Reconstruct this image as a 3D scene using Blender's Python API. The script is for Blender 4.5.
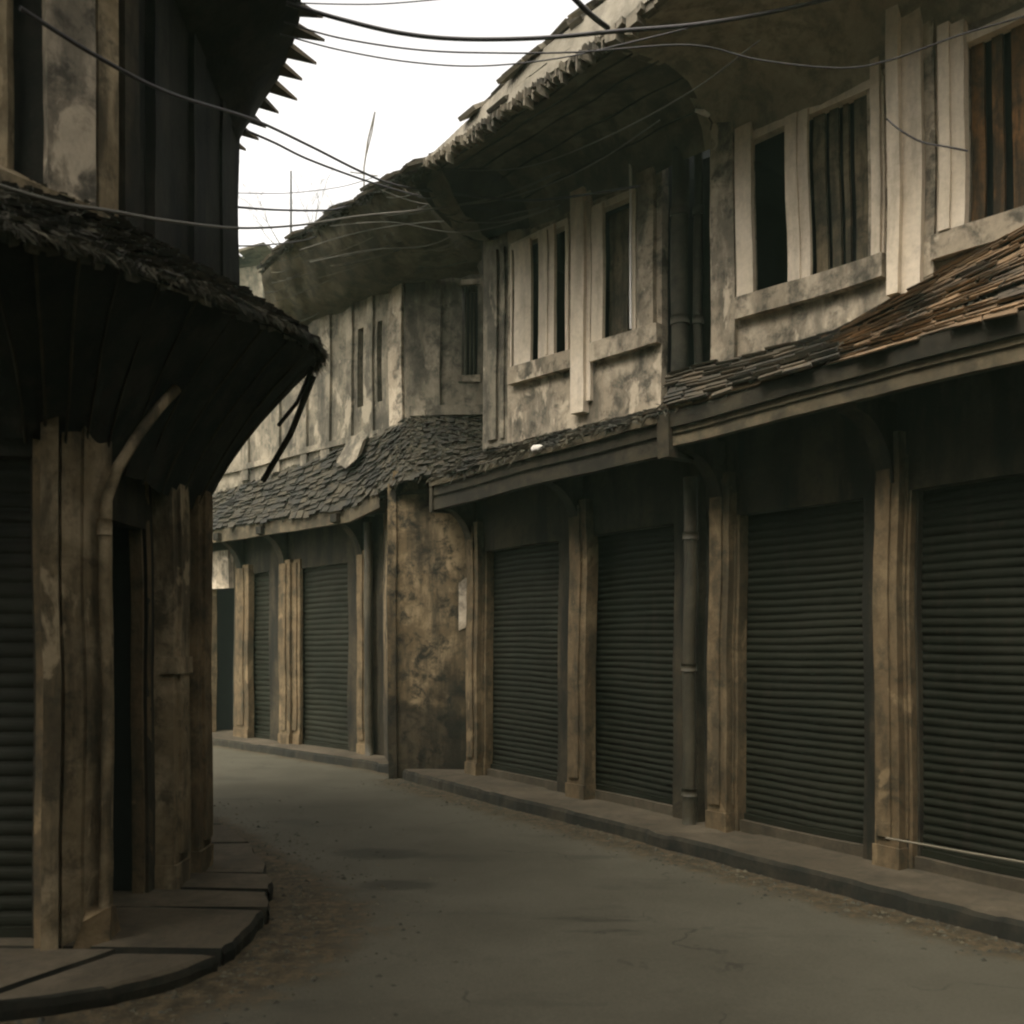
import bpy, math, random
from mathutils import Vector, noise
R = math.radians
random.seed(7)
S = bpy.context.scene
for o in list(bpy.data.objects): bpy.data.objects.remove(o)

# ------------------------------------------------------------------ camera, sky, sun, exposure
FPX, HZ, CH = 950.0, 640.0, 1.6
cd = bpy.data.cameras.new('camera'); cam = bpy.data.objects.new('camera', cd); S.collection.objects.link(cam)
cam.location = (0, 0, CH); cam.rotation_euler = (R(90), 0, 0)
cd.sensor_width = 36; cd.lens = FPX / 1024 * 36; cd.shift_y = (HZ - 512) / 1024
cd.clip_start = .05; cd.clip_end = 2000
cd.dof.use_dof = True; cd.dof.focus_distance = 8.5; cd.dof.aperture_fstop = 2.2
S.camera = cam
SUN_EL, SUN_AZ = 58, 215        # azimuth clockwise from +Y
w = bpy.data.worlds.new('World'); S.world = w; w.use_nodes = True
nt = w.node_tree; nt.nodes.clear()
sky = nt.nodes.new('ShaderNodeTexSky'); sky.sky_type = 'NISHITA'; sky.sun_disc = False
sky.sun_elevation = R(SUN_EL); sky.sun_rotation = R(SUN_AZ); sky.dust_density = 4; sky.air_density = 1
hs = nt.nodes.new('ShaderNodeHueSaturation'); hs.inputs['Saturation'].default_value = .12
tint = nt.nodes.new('ShaderNodeMix'); tint.data_type = 'RGBA'; tint.blend_type = 'MULTIPLY'; tint.inputs[0].default_value = 1
tint.inputs[7].default_value = (1.0, .94, .875, 1)
bg = nt.nodes.new('ShaderNodeBackground'); bg.inputs[1].default_value = .15
wo = nt.nodes.new('ShaderNodeOutputWorld')
nt.links.new(sky.outputs[0], hs.inputs['Color']); nt.links.new(hs.outputs[0], tint.inputs[6])
nt.links.new(tint.outputs[2], bg.inputs[0]); nt.links.new(bg.outputs[0], wo.inputs[0])
sd = bpy.data.lights.new('sun', 'SUN'); sd.energy = .6; sd.angle = R(35); sd.color = (1, .93, .82)
sun = bpy.data.objects.new('sun', sd); S.collection.objects.link(sun)
az, el = R(SUN_AZ), R(SUN_EL)
dv = Vector((math.sin(az) * math.cos(el), math.cos(az) * math.cos(el), math.sin(el)))
sun.rotation_euler = dv.to_track_quat('Z', 'Y').to_euler(); sun.location = (0, 0, 20)
S.view_settings.view_transform = 'Standard'; S.view_settings.look = 'None'
S.view_settings.gamma = 1; S.view_settings.exposure = 1.7
S.cycles.filter_width = 2.2

# ------------------------------------------------------------------ materials
def nodes(name):
    m = bpy.data.materials.new(name); m.use_nodes = True
    t = m.node_tree; b = t.nodes['Principled BSDF']
    return m, t, b
def nz(t, vec, scale, detail=6, rough=.6, dist=0):
    n = t.nodes.new('ShaderNodeTexNoise'); n.inputs['Scale'].default_value = scale
    n.inputs['Detail'].default_value = detail; n.inputs['Roughness'].default_value = rough
    n.inputs['Distortion'].default_value = dist
    t.links.new(vec, n.inputs['Vector']); return n.outputs['Fac']
def ramp(t, fac, a, b, inv=False):
    n = t.nodes.new('ShaderNodeMapRange'); n.interpolation_type = 'SMOOTHSTEP'
    n.inputs[1].default_value = a; n.inputs[2].default_value = b
    n.inputs[3].default_value = 1 if inv else 0; n.inputs[4].default_value = 0 if inv else 1
    t.links.new(fac, n.inputs[0]); return n.outputs[0]
def mix(t, fac, a, b, mode='MIX'):
    n = t.nodes.new('ShaderNodeMix'); n.data_type = 'RGBA'; n.blend_type = mode
    for v, i in ((fac, 0), (a, 6), (b, 7)):
        if isinstance(v, (int, float)): n.inputs[i].default_value = v
        elif isinstance(v, tuple): n.inputs[i].default_value = (*v, 1)
        else: t.links.new(v, n.inputs[i])
    return n.outputs[2]
def mth(t, op, a, b=0.0):
    n = t.nodes.new('ShaderNodeMath'); n.operation = op
    for v, i in ((a, 0), (b, 1)):
        if isinstance(v, (int, float)): n.inputs[i].default_value = v
        else: t.links.new(v, n.inputs[i])
    return n.outputs[0]
def mapv(t, vec, sc, loc=(0, 0, 0)):
    n = t.nodes.new('ShaderNodeMapping'); n.inputs['Scale'].default_value = sc; n.inputs['Location'].default_value = loc
    t.links.new(vec, n.inputs[0]); return n.outputs[0]
def weathered(name, base, light, dark, streak=.5, blotch=.5, rough=.92, bump=.25, fine=28, peel=.0, vs=.16, foot=0, off=0, hf=4.0):
    """old plaster: base colour, paler scoured areas, dark soot runs and mould blotches"""
    m, t, b = nodes(name)
    g = t.nodes.new('ShaderNodeNewGeometry').outputs['Position']
    g = mapv(t, g, (1, 1, 1), (off, off * .7, off * .3))
    st = nz(t, mapv(t, g, (1, 1, vs)), hf, 7, .65)
    bl = nz(t, g, 1.7, 9, .68, .4)
    b2 = nz(t, g, 6.0, 6, .7, .3)
    fn = nz(t, g, fine, 5, .7)
    c = mix(t, ramp(t, bl, .42, .62), base, light)
    c = mix(t, mth(t, 'MULTIPLY', ramp(t, st, .50 - .12 * streak, .68 - .1 * streak), min(1, streak * 1.25)), c, dark)
    c = mix(t, mth(t, 'MULTIPLY', ramp(t, b2, .50 - .06 * blotch, .72 - .05 * blotch), blotch), c, tuple(x * 1.15 for x in dark))
    if peel:
        pe = ramp(t, nz(t, mapv(t, g, (1, 1, .6), (5, 3, 1)), 3.1, 10, .6, .6), .60 - .06 * peel, .66 - .06 * peel)
        c = mix(t, mth(t, 'MULTIPLY', pe, .8), c, tuple(x * 1.15 for x in light))
    if foot:   # splashed mud with a ragged top edge
        z = t.nodes.new('ShaderNodeSeparateXYZ'); t.links.new(g, z.inputs[0])
        hz = mth(t, 'ADD', z.outputs[2], mth(t, 'MULTIPLY', nz(t, g, 3.5, 6), -1.3 * 1))
        c = mix(t, mth(t, 'MULTIPLY', ramp(t, hz, -.55 + .35 * foot, -.15 + .35 * foot, True), .8), c, tuple(x * .8 for x in dark))
    c = mix(t, .55, c, mix(t, fn, (.45, .45, .45), (1.25, 1.25, 1.25)), 'MULTIPLY')
    t.links.new(c, b.inputs['Base Color']); b.inputs['Roughness'].default_value = rough
    b.inputs['Specular IOR Level'].default_value = .25
    bp = t.nodes.new('ShaderNodeBump'); bp.inputs['Strength'].default_value = bump; bp.inputs['Distance'].default_value = .03
    h = mth(t, 'ADD', mth(t, 'MULTIPLY', fn, .4), mth(t, 'ADD', b2, mth(t, 'MULTIPLY', st, .6)))
    t.links.new(h, bp.inputs['Height']); t.links.new(bp.outputs[0], b.inputs['Normal'])
    return m
M = {}
M['wall'] = weathered('upper_plaster', (.36, .30, .212), (.52, .44, .32), (.045, .043, .034), .55, .85, peel=.4, vs=.4, hf=2.6)
M['pale'] = weathered('pale_painted_plaster', (.66, .565, .42), (.72, .62, .475), (.12, .10, .072), .3, .25, bump=.15, off=3)
M['farwall'] = weathered('far_grey_plaster', (.20, .175, .125), (.31, .27, .195), (.045, .042, .033), .6, .8, peel=.3, off=9, hf=3, vs=.35)
M['pillar'] = weathered('brown_pillar_plaster', (.125, .088, .045), (.19, .138, .073), (.026, .023, .014), .5, .7, foot=1, off=5, bump=.35, hf=4, vs=.35, peel=.1)
M['stub'] = weathered('ochre_return_wall', (.13, .094, .048), (.30, .225, .125), (.016, .015, .010), .6, 1.0, foot=2.6, off=1, hf=3, peel=0)
M['lintel'] = weathered('shade_dark_lintel', (.033, .027, .016), (.06, .047, .027), (.009, .009, .006), .7, .6, off=2)  # base darkened to stand for shade under the canopies; streaks are grime
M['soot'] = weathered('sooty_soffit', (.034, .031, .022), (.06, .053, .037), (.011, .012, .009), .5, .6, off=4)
M['cove'] = weathered('grey_coved_plaster', (.10, .086, .058), (.16, .138, .09), (.04, .037, .027), .55, .6, off=12, vs=.6)
M['nearcove'] = weathered('brownish_cove_render', (.30, .255, .18), (.38, .325, .23), (.10, .088, .062), .45, .7, off=22, vs=.7)
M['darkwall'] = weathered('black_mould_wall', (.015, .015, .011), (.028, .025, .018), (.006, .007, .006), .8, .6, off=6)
M['lwall'] = weathered('corner_house_plaster', (.19, .145, .08), (.34, .27, .165), (.030, .026, .016), .6, .75, peel=.3, off=8, hf=4.5, foot=.9, vs=.22, bump=.35)
M['wood'] = weathered('grey_fascia_board', (.085, .068, .040), (.14, .112, .066), (.022, .02, .014), .5, .5, vs=1, off=10)
M['darkwood'] = weathered('dark_board', (.027, .023, .014), (.050, .041, .024), (.011, .010, .007), .5, .5, vs=1, off=11)
M['panel'] = weathered('window_lattice_panel', (.10, .085, .055), (.19, .15, .09), (.03, .028, .02), .5, .7, off=13, hf=12)
M['rustpanel'] = weathered('rusty_window_panel', (.12, .07, .032), (.22, .115, .045), (.035, .03, .02), .7, .7, off=14, hf=10)
M['pipe'] = weathered('old_drainpipe', (.05, .043, .027), (.085, .072, .045), (.018, .018, .013), .5, .4, off=15, rough=.6)
M['pavement'] = weathered('worn_paving', (.062, .050, .031), (.090, .073, .047), (.024, .021, .014), .3, .5, vs=1, fine=40, off=16, bump=.35)
M['gutter'] = weathered('concrete_verge', (.20, .18, .135), (.30, .27, .21), (.07, .063, .048), .3, .5, off=17)
M['kerb'] = weathered('mouldy_shaded_kerb', (.020, .019, .013), (.045, .038, .024), (.007, .008, .006), .4, .6, off=20)  # kerb shadow line put into the colour, along with mouldy blotches
M['ground'] = weathered('bare_ground', (.10, .085, .06), (.14, .12, .08), (.05, .045, .03), .1, .4, off=18)
M['white'] = weathered('chalk_white', (.72, .68, .60), (.78, .75, .68), (.4, .37, .3), .1, .2, off=19)
M['twig'] = weathered('bare_twig', (.09, .075, .055), (.13, .11, .08), (.04, .035, .03), .1, .2)
def plain(name, col, rough=.8, metal=0):
    m, t, b = nodes(name)
    g = t.nodes.new('ShaderNodeNewGeometry').outputs['Position']
    c = mix(t, nz(t, g, 9, 5), tuple(x * .65 for x in col), tuple(x * 1.35 for x in col))
    t.links.new(c, b.inputs['Base Color']); b.inputs['Roughness'].default_value = rough
    b.inputs['Metallic'].default_value = metal; return m
M['cable'] = plain('cable_rubber', (.022, .018, .018), .6)
M['greycable'] = plain('dusty_cable', (.10, .092, .07), .7)
M['rope'] = plain('pale_rope', (.16, .14, .095), .8)
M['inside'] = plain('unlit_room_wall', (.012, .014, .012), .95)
M['metal'] = plain('white_painted_rod', (.72, .70, .64), .5)
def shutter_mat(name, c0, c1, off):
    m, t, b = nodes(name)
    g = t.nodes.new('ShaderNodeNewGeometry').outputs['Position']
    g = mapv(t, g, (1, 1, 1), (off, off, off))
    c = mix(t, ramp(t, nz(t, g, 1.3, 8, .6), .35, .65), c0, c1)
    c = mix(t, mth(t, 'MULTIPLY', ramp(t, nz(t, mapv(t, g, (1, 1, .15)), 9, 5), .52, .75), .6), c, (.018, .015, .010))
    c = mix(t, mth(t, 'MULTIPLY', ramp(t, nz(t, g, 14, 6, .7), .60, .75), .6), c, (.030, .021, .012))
    t.links.new(c, b.inputs['Base Color']); b.inputs['Roughness'].default_value = .7; b.inputs['Specular IOR Level'].default_value = .12
    bp = t.nodes.new('ShaderNodeBump'); bp.inputs['Strength'].default_value = .2; bp.inputs['Distance'].default_value = .02
    t.links.new(nz(t, g, 7, 5), bp.inputs['Height']); t.links.new(bp.outputs[0], b.inputs['Normal'])
    return m
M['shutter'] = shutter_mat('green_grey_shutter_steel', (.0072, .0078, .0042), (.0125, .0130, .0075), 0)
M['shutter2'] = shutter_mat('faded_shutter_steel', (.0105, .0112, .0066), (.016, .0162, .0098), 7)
def tile_mat(name, a, bcol, dark):
    m, t, b = nodes(name)
    at = t.nodes.new('ShaderNodeAttribute'); at.attribute_name = 'tint'
    g = t.nodes.new('ShaderNodeNewGeometry').outputs['Position']
    c = mix(t, at.outputs['Fac'], a, bcol)
    c = mix(t, ramp(t, nz(t, g, 2.2, 7, .65), .46, .62), c, dark)
    c = mix(t, .6, c, mix(t, nz(t, g, 35, 4), (.4, .4, .4), (1.3, 1.3, 1.3)), 'MULTIPLY')
    t.links.new(c, b.inputs['Base Color']); b.inputs['Roughness'].default_value = .9
    bp = t.nodes.new('ShaderNodeBump'); bp.inputs['Strength'].default_value = .4; bp.inputs['Distance'].default_value = .01
    t.links.new(nz(t, g, 40, 5), bp.inputs['Height']); t.links.new(bp.outputs[0], b.inputs['Normal'])
    return m
M['tile'] = tile_mat('orange_clay_tile', (.13, .083, .040), (.25, .16, .080), (.06, .045, .028))
M['oldtile'] = tile_mat('mossy_clay_tile', (.045, .038, .023), (.115, .088, .052), (.024, .022, .015))
M['paletile'] = tile_mat('bleached_tile', (.13, .11, .075), (.28, .245, .175), (.06, .052, .038))
M['mosstile'] = tile_mat('moss_grown_tile', (.020, .018, .010), (.048, .039, .020), (.013, .012, .007))
M['thatch'] = tile_mat('dry_moss_fibres', (.038, .035, .021), (.095, .083, .048), (.026, .025, .016))
# road: asphalt with dusty edges stored as an attribute of the mesh
m, t, b = nodes('worn_asphalt'); M['road'] = m
g = t.nodes.new('ShaderNodeNewGeometry').outputs['Position']
at = t.nodes.new('ShaderNodeAttribute'); at.attribute_name = 'dirt'
c = mix(t, ramp(t, nz(t, g, .8, 6, .6), .35, .65), (.062, .057, .039), (.080, .074, .052))
c = mix(t, mth(t, 'MULTIPLY', ramp(t, nz(t, mapv(t, g, (.5, 1.6, 1)), 1.4, 7, .6), .56, .70), .55), c, (.036, .034, .024))
a2 = t.nodes.new('ShaderNodeAttribute'); a2.attribute_name = 'stain'
c = mix(t, mth(t, 'MULTIPLY', ramp(t, mth(t, 'ADD', a2.outputs['Fac'], mth(t, 'MULTIPLY', mth(t, 'SUBTRACT', nz(t, mapv(t, g, (1, 3, 1)), 6, 5), .5), 1.2)), .25, .8), .6), c, (.020, .019, .013))
vo = t.nodes.new('ShaderNodeTexVoronoi'); vo.feature = 'DISTANCE_TO_EDGE'; vo.inputs['Scale'].default_value = .55
vm = t.nodes.new('ShaderNodeVectorMath'); vm.operation = 'ADD'; nn = t.nodes.new('ShaderNodeTexNoise'); nn.inputs['Scale'].default_value = 2.5; nn.inputs['Detail'].default_value = 6
t.links.new(g, nn.inputs['Vector']); t.links.new(nn.outputs['Color'], vm.inputs[0]); t.links.new(g, vm.inputs[1]); t.links.new(vm.outputs[0], vo.inputs['Vector'])
crk = mth(t, 'MULTIPLY', ramp(t, vo.outputs['Distance'], .002, .010, True), ramp(t, nz(t, g, 1.1, 3), .5, .6))
c = mix(t, mth(t, 'MULTIPLY', crk, .55), c, (.012, .011, .008))
c = mix(t, mth(t, 'MULTIPLY', ramp(t, nz(t, g, 3.3, 9, .75), .55, .75), .45), c, (.036, .033, .022))
dm = ramp(t, mth(t, 'ADD', at.outputs['Fac'], mth(t, 'MULTIPLY', mth(t, 'SUBTRACT', nz(t, g, 5, 8, .7), .5), 1.3)), .3, .75)
dirtc = mix(t, ramp(t, nz(t, g, 10, 9, .75), .35, .75), (.024, .020, .011), (.11, .082, .044))
c = mix(t, dm, c, dirtc)
c = mix(t, .6, c, mix(t, nz(t, g, 55, 6, .85), (.05, .05, .05), (1.8, 1.8, 1.8)), 'MULTIPLY')
t.links.new(c, b.inputs['Base Color']); b.inputs['Roughness'].default_value = .85; b.inputs['Specular IOR Level'].default_value = .2
bp = t.nodes.new('ShaderNodeBump'); bp.inputs['Strength'].default_value = .35; bp.inputs['Distance'].default_value = .012
t.links.new(mth(t, 'ADD', nz(t, g, 120, 3), mth(t, 'MULTIPLY', nz(t, g, 12, 6), mth(t, 'MULTIPLY', dm, 2))), bp.inputs['Height'])
t.links.new(bp.outputs[0], b.inputs['Normal'])

# ------------------------------------------------------------------ geometry helpers
def warp(p):
    a = noise.noise_vector(p * .9) * .024 + noise.noise_vector(p * 2.2 + Vector((7, 1, 2))) * .005 + noise.noise_vector(p * 9) * .003
    return Vector((p.x + a.x, p.y + a.y, p.z + a.z * .7)) if p.z > .2 else Vector((p.x + a.x, p.y + a.y, p.z))
class MB:
    def __init__(s): s.v = []; s.f = []; s.t = []
    def quad(s, a, b, c, d, tint=0.5):
        i = len(s.v); s.v += [a, b, c, d]; s.f.append((i, i + 1, i + 2, i + 3)); s.t += [tint] * 4
    def grid(s, fn, nu, nv, tint=.5, closed=False):
        i0 = len(s.v)
        for i in range(nu + 1):
            for j in range(nv + 1): s.v.append(fn(i / nu, j / nv)); s.t.append(tint)
        for i in range(nu):
            for j in range(nv):
                a = i0 + i * (nv + 1) + j; s.f.append((a, a + nv + 1, a + nv + 2, a + 1))
    def hexa(s, P, seg=.18, tint=.5):
        """P: 8 points, bottom ring 0-3 then top ring 4-7"""
        def q(a, b, c, d):
            L1 = max((b - a).length, (c - d).length); L2 = max((d - a).length, (c - b).length)
            s.grid(lambda u, v: (a * (1 - u) + b * u) * (1 - v) + (d * (1 - u) + c * u) * v,
                   max(1, min(80, round(L1 / seg))), max(1, min(80, round(L2 / seg))), tint)
        q(P[0], P[1], P[5], P[4]); q(P[1], P[2], P[6], P[5]); q(P[2], P[3], P[7], P[6]); q(P[3], P[0], P[4], P[7])
        q(P[4], P[5], P[6], P[7]); q(P[3], P[2], P[1], P[0])
    def box(s, F, s0, s1, d0, d1, z0, z1, seg=.18, tint=.5):
        s.hexa([F.p(s0, d0, z0), F.p(s1, d0, z0), F.p(s1, d1, z0), F.p(s0, d1, z0),
                F.p(s0, d0, z1), F.p(s1, d0, z1), F.p(s1, d1, z1), F.p(s0, d1, z1)], seg, tint)
    def tube(s, pts, r, n=8, tint=.5):
        pts = [Vector(p) for p in pts]; rs = r if isinstance(r, list) else [r] * len(pts)
        i0 = len(s.v)
        for k, p in enumerate(pts):
            d = (pts[min(k + 1, len(pts) - 1)] - pts[max(k - 1, 0)]).normalized()
            a = d.orthogonal().normalized() if abs(d.z) > .9 else d.cross(Vector((0, 0, 1))).normalized()
            b_ = d.cross(a).normalized()
            for j in range(n):
                an = 2 * math.pi * j / n
                s.v.append(p + (a * math.cos(an) + b_ * math.sin(an)) * rs[k]); s.t.append(tint)
        for k in range(len(pts) - 1):
            for j in range(n):
                a = i0 + k * n + j; b2 = i0 + k * n + (j + 1) % n
                s.f.append((a, b2, b2 + n, a + n))
        s.f.append(tuple(i0 + j for j in range(n))); s.f.append(tuple(i0 + (len(pts) - 1) * n + j for j in reversed(range(n))))
    def prism(s, F, prof, s0, s1, tint=.5):
        """prof: list of (d,z), extruded along s"""
        n = len(prof); i0 = len(s.v)
        for ss in (s0, s1):
            for d, z in prof: s.v.append(F.p(ss, d, z)); s.t.append(tint)
        for k in range(n):
            k2 = (k + 1) % n; s.f.append((i0 + k, i0 + k2, i0 + n + k2, i0 + n + k))
        s.f.append(tuple(i0 + k for k in reversed(range(n)))); s.f.append(tuple(i0 + n + k for k in range(n)))
    def build(s, name, mat, parent=None, smooth=False, dowarp=True, label=None):
        me = bpy.data.meshes.new(name)
        off = Vector(parent_loc(parent))
        vs = [(warp(v) if dowarp else v) - off for v in s.v]
        me.from_pydata([tuple(v) for v in vs], [], s.f)
        at = me.attributes.new('tint', 'FLOAT', 'POINT'); at.data.foreach_set('value', s.t)
        me.materials.append(mat if not isinstance(mat, str) else M[mat])
        if smooth:
            for p in me.polygons: p.use_smooth = True
        me.update()
        o = bpy.data.objects.new(name, me); S.collection.objects.link(o)
        if parent: o.parent = parent
        if label: o['label'] = label
        WL[o.name] = off
        return o
WL = {}
def parent_loc(p): return WL[p.name] if p else (0, 0, 0)
def thing(name, label, cat, loc, group=None):
    o = bpy.data.objects.new(name, None); S.collection.objects.link(o); o.empty_display_size = .3
    o.location = loc; o['label'] = label; o['category'] = cat
    if group: o['group'] = group
    WL[o.name] = Vector(loc); return o
def tag(o, label, cat, group=None):
    o['label'] = label; o['category'] = cat
    if group: o['group'] = group
    return o
class Fr:
    """wall frame: line through (x0,y0), running along (ux,uy) away from the camera, street side normal n"""
    def __init__(s, x0, y0, ux, uy, nx=None, ny=None):
        s.o = Vector((x0, y0, 0)); s.u = Vector((ux, uy, 0)).normalized()
        n = Vector((-s.u.y, s.u.x, 0))
        mid = s.o + s.u * 5
        s.n = n if (nx is None and n.dot(-mid) > 0) or (nx is not None and n.dot(Vector((nx, ny, 0))) > 0) else -n
    def p(s, a, d, z): return s.o + s.u * a + s.n * d + Vector((0, 0, z))
    def s_px(s, px, d=0):
        k = (px - 512) / FPX; o = s.o + s.n * d
        return (k * o.y - o.x) / (s.u.x - k * s.u.y)
    def depth(s, px, d=0): return s.p(s.s_px(px, d), d, 0).y
def at(px, py, Y): return Vector(((px - 512) / FPX * Y, Y, CH + (HZ - py) / FPX * Y))

def wall_holes(mb, F, s0, s1, z0, z1, d0, d1, holes, seg=.2):
    ss = sorted({s0, s1} | {h[0] for h in holes} | {h[1] for h in holes}); zz = sorted({z0, z1} | {h[2] for h in holes} | {h[3] for h in holes})
    for i in range(len(ss) - 1):
        for j in range(len(zz) - 1):
            cs, cz = (ss[i] + ss[i + 1]) / 2, (zz[j] + zz[j + 1]) / 2
            if any(h[0] < cs < h[1] and h[2] < cz < h[3] for h in holes): continue
            mb.box(F, ss[i], ss[i + 1], d0, d1, zz[j], zz[j + 1], seg)
def lerp_poly(P, t):
    x = t * (len(P) - 1); i = min(int(x), len(P) - 2); f = x - i
    return P[i] * (1 - f) + P[i + 1] * f
def smooth_poly(P, n=3):
    P = [Vector(p) for p in P]
    for _ in range(n):
        Q = [P[0]]
        for i in range(len(P) - 1): Q += [P[i] * .75 + P[i + 1] * .25, P[i] * .25 + P[i + 1] * .75]
        Q.append(P[-1]); P = Q
    return P
def loft(mb, A, B, nu, nv, prof=lambda v: (v, 0), jit=0, tint=.5):
    """sheet between polylines A and B; prof(v)->(fraction, dz)"""
    def fn(u, v):
        a, b_ = lerp_poly(A, u), lerp_poly(B, u); f, dz = prof(v)
        p = a * (1 - f) + b_ * f + Vector((0, 0, dz))
        if jit: p += noise.noise_vector(p * 4) * jit
        return p
    mb.grid(fn, nu, nv, tint)
def tiles(mb, A, B, rows, wid, th=.022, jit=.5, over=.06, tl=1.9, skip=.02):
    """overlapping tiles laid from the eave A up to B"""
    LA = sum((A[i + 1] - A[i]).length for i in range(len(A) - 1)); n = max(2, int(LA / wid))
    for r in range(rows):
        ph = random.random()
        for k in range(-1, n + 1):
            if random.random() < skip: continue
            u0 = max(0, min(1, (k + ph + random.uniform(-.1, .1)) / n)); u1 = max(0, min(1, (k + ph + .97 + random.uniform(-.05, .1)) / n))
            if u1 - u0 < .2 / n: continue
            v0 = (r + random.uniform(-.3, .3) * jit) / rows; v1 = min(1.02, (r + tl) / rows)
            if r == 0: v0 -= random.uniform(0, over) / .8
            a0, a1, b0, b1 = lerp_poly(A, u0), lerp_poly(A, u1), lerp_poly(B, u0), lerp_poly(B, u1)
            def P(a, b_, v): return a + (b_ - a) * v
            up = (a1 - a0).cross(b0 - a0).normalized()
            if up.z < 0: up = -up
            l = th * random.uniform(1.0, 1.9) ; lift = random.uniform(0, .012) * jit * 2; l2 = random.uniform(-.006, .012)
            p = [P(a0, b0, v0) + up * (l + lift), P(a1, b1, v0) + up * (l + l2 + lift), P(a1, b1, v1) + up * .004, P(a0, b0, v1) + up * .004]
            q = [P(a0, b0, v0) + up * (l - th + lift), P(a1, b1, v0) + up * (l - th + l2 + lift), P(a1, b1, v1) - up * .01, P(a0, b0, v1) - up * .01]
            tn = random.random() ** 1.3
            i = len(mb.v); mb.v += p + q; mb.t += [tn] * 8
            mb.f += [(i, i + 1, i + 2, i + 3), (i + 4, i + 7, i + 6, i + 5), (i, i + 4, i + 5, i + 1), (i + 1, i + 5, i + 6, i + 2), (i + 3, i + 7, i + 4, i), (i + 2, i + 6, i + 7, i + 3)]
def fibres(mb, A, B, n, L=.16, w=.006, dirn=None, spread=.5, vlim=(0, 1), lift=.03):
    for _ in range(n):
        u = random.random(); v = random.uniform(*vlim)
        a, b_ = lerp_poly(A, u), lerp_poly(B, u); p = a * (1 - v) + b_ * v
        a2 = lerp_poly(A, min(1, u + .02)); al = (a2 - lerp_poly(A, max(0, u - .02))).normalized(); dn = (a - b_).normalized()
        d = (al * random.uniform(-1, 1) * 1.2 + dn * random.uniform(-.2, 1) + Vector((0, 0, random.uniform(-.4, .25) * spread))).normalized()
        l = L * random.uniform(.4, 1.5); ww = Vector((random.uniform(-1, 1), random.uniform(-1, 1), random.uniform(-1, 1))).normalized() * w * random.uniform(.5, 1.8)
        p = p + Vector((0, 0, random.uniform(0, lift))); sg = Vector((0, 0, -random.uniform(0, .04)))
        t_ = random.random(); i = len(mb.v)
        mb.v += [p - ww, p + ww, p + d * l * .6 + ww + sg * .3, p + d * l + sg, p + d * l * .6 - ww + sg * .3]; mb.t += [t_] * 5
        mb.f.append((i, i + 1, i + 2, i + 3, i + 4))

def roller_shutter(F, s0, s1, d, z0, z1, parent, mat='shutter', pitch=.058, amp=.011):
    n = int((z1 - z0) / pitch); mb = MB(); segs = 6; ph = random.uniform(0, 9)
    prof = []
    for k in range(n):
        for j in range(segs):
            f = j / segs
            prof.append((z0 + (k + f) * pitch, amp * math.sin(math.pi * min(1, f / .86)) ** .7 if f < .86 else -.006))
    ns = max(4, int((s1 - s0) / .12))
    def fn(u, v):
        k = min(len(prof) - 1, int(round(v * (len(prof) - 1)))); z, dd = prof[k]; ss = s0 + (s1 - s0) * u
        dent = noise.noise(Vector((ss * 1.1 + ph, z * 1.4, 1))) * .02 + noise.noise(Vector((ss * 3 + ph, z * 4, 5))) * .006
        sag = noise.noise(Vector((ss * 1.5 + ph, round(z / pitch) * .35, 9))) * .008
        return F.p(ss, d + dd + dent, z + sag)
    mb.grid(fn, ns, len(prof) - 1)
    o = mb.build('roller_shutter', mat, parent)
    r = MB(); r.box(F, s0 - .0, s1, d - .01, d + .035, z0 - .045, z0 + .012, .25); r.build('bottom_bar', mat, o)
    for a, b_ in ((s0 - .04, s0 + .012), (s1 - .012, s1 + .04)):
        r = MB(); r.box(F, a, b_, d - .03, d + .05, z0 - .08, z1, .4); r.build('guide_rail', 'darkwood', o)
    return o
def fluted(F, s0, s1, d0, d1, z0, z1, parent, mat='pillar', name='pillar', cap=True):
    """a plastered pillar with a raised centre, a plinth and small cap"""
    mb = MB(); mb.box(F, s0, s1, d0, d1, z0, z1, .1)
    wd = s1 - s0
    mb.box(F, s0 + wd * .3, s1 - wd * .12, d1 - .02, d1 + .02, z0 + .2, z1 - .05, .1)
    if cap and name == 'pillar': mb.box(F, s0 - .008, s1 + .008, d0, d1 + .015, z0 - .02, z0 + .14, .1)
    if False: mb.box(F, s0 - .02, s1 + .02, d0, d1 + .035, z1 - .09, z1 + .01, .1)
    return mb.build(name, mat, parent)
def bracket(F, sc, wd, z0, z1, dout, parent, mat='lintel'):
    prof = [(-.02, z0)]
    for k in range(9):
        a = k / 8 * math.pi / 2
        prof.append((.03 + (dout - .03) * (1 - math.cos(a)), z0 + (z1 - .1 - z0) * math.sin(a)))
    prof += [(dout, z1), (-.02, z1)]
    mb = MB(); mb.prism(F, prof, sc - wd / 2, sc + wd / 2); return mb.build('bracket', mat, parent)

# ------------------------------------------------------------------ right-hand row: frames
KC, LC, UC = 6.08, 6.645, 8.515
FL = Fr(LC, 0, -.676, 1); FK = Fr(KC, 0, -.676, 1); FU = Fr(UC, 0, -.913, 1)
F3 = Fr(10.4, 0, -1, 1); F3K = Fr(9.9, 0, -1, 1); F3U = Fr(10.27, 0, -1, 1)
OP = FL.s_px
PZ = .115    # pavement height

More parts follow.
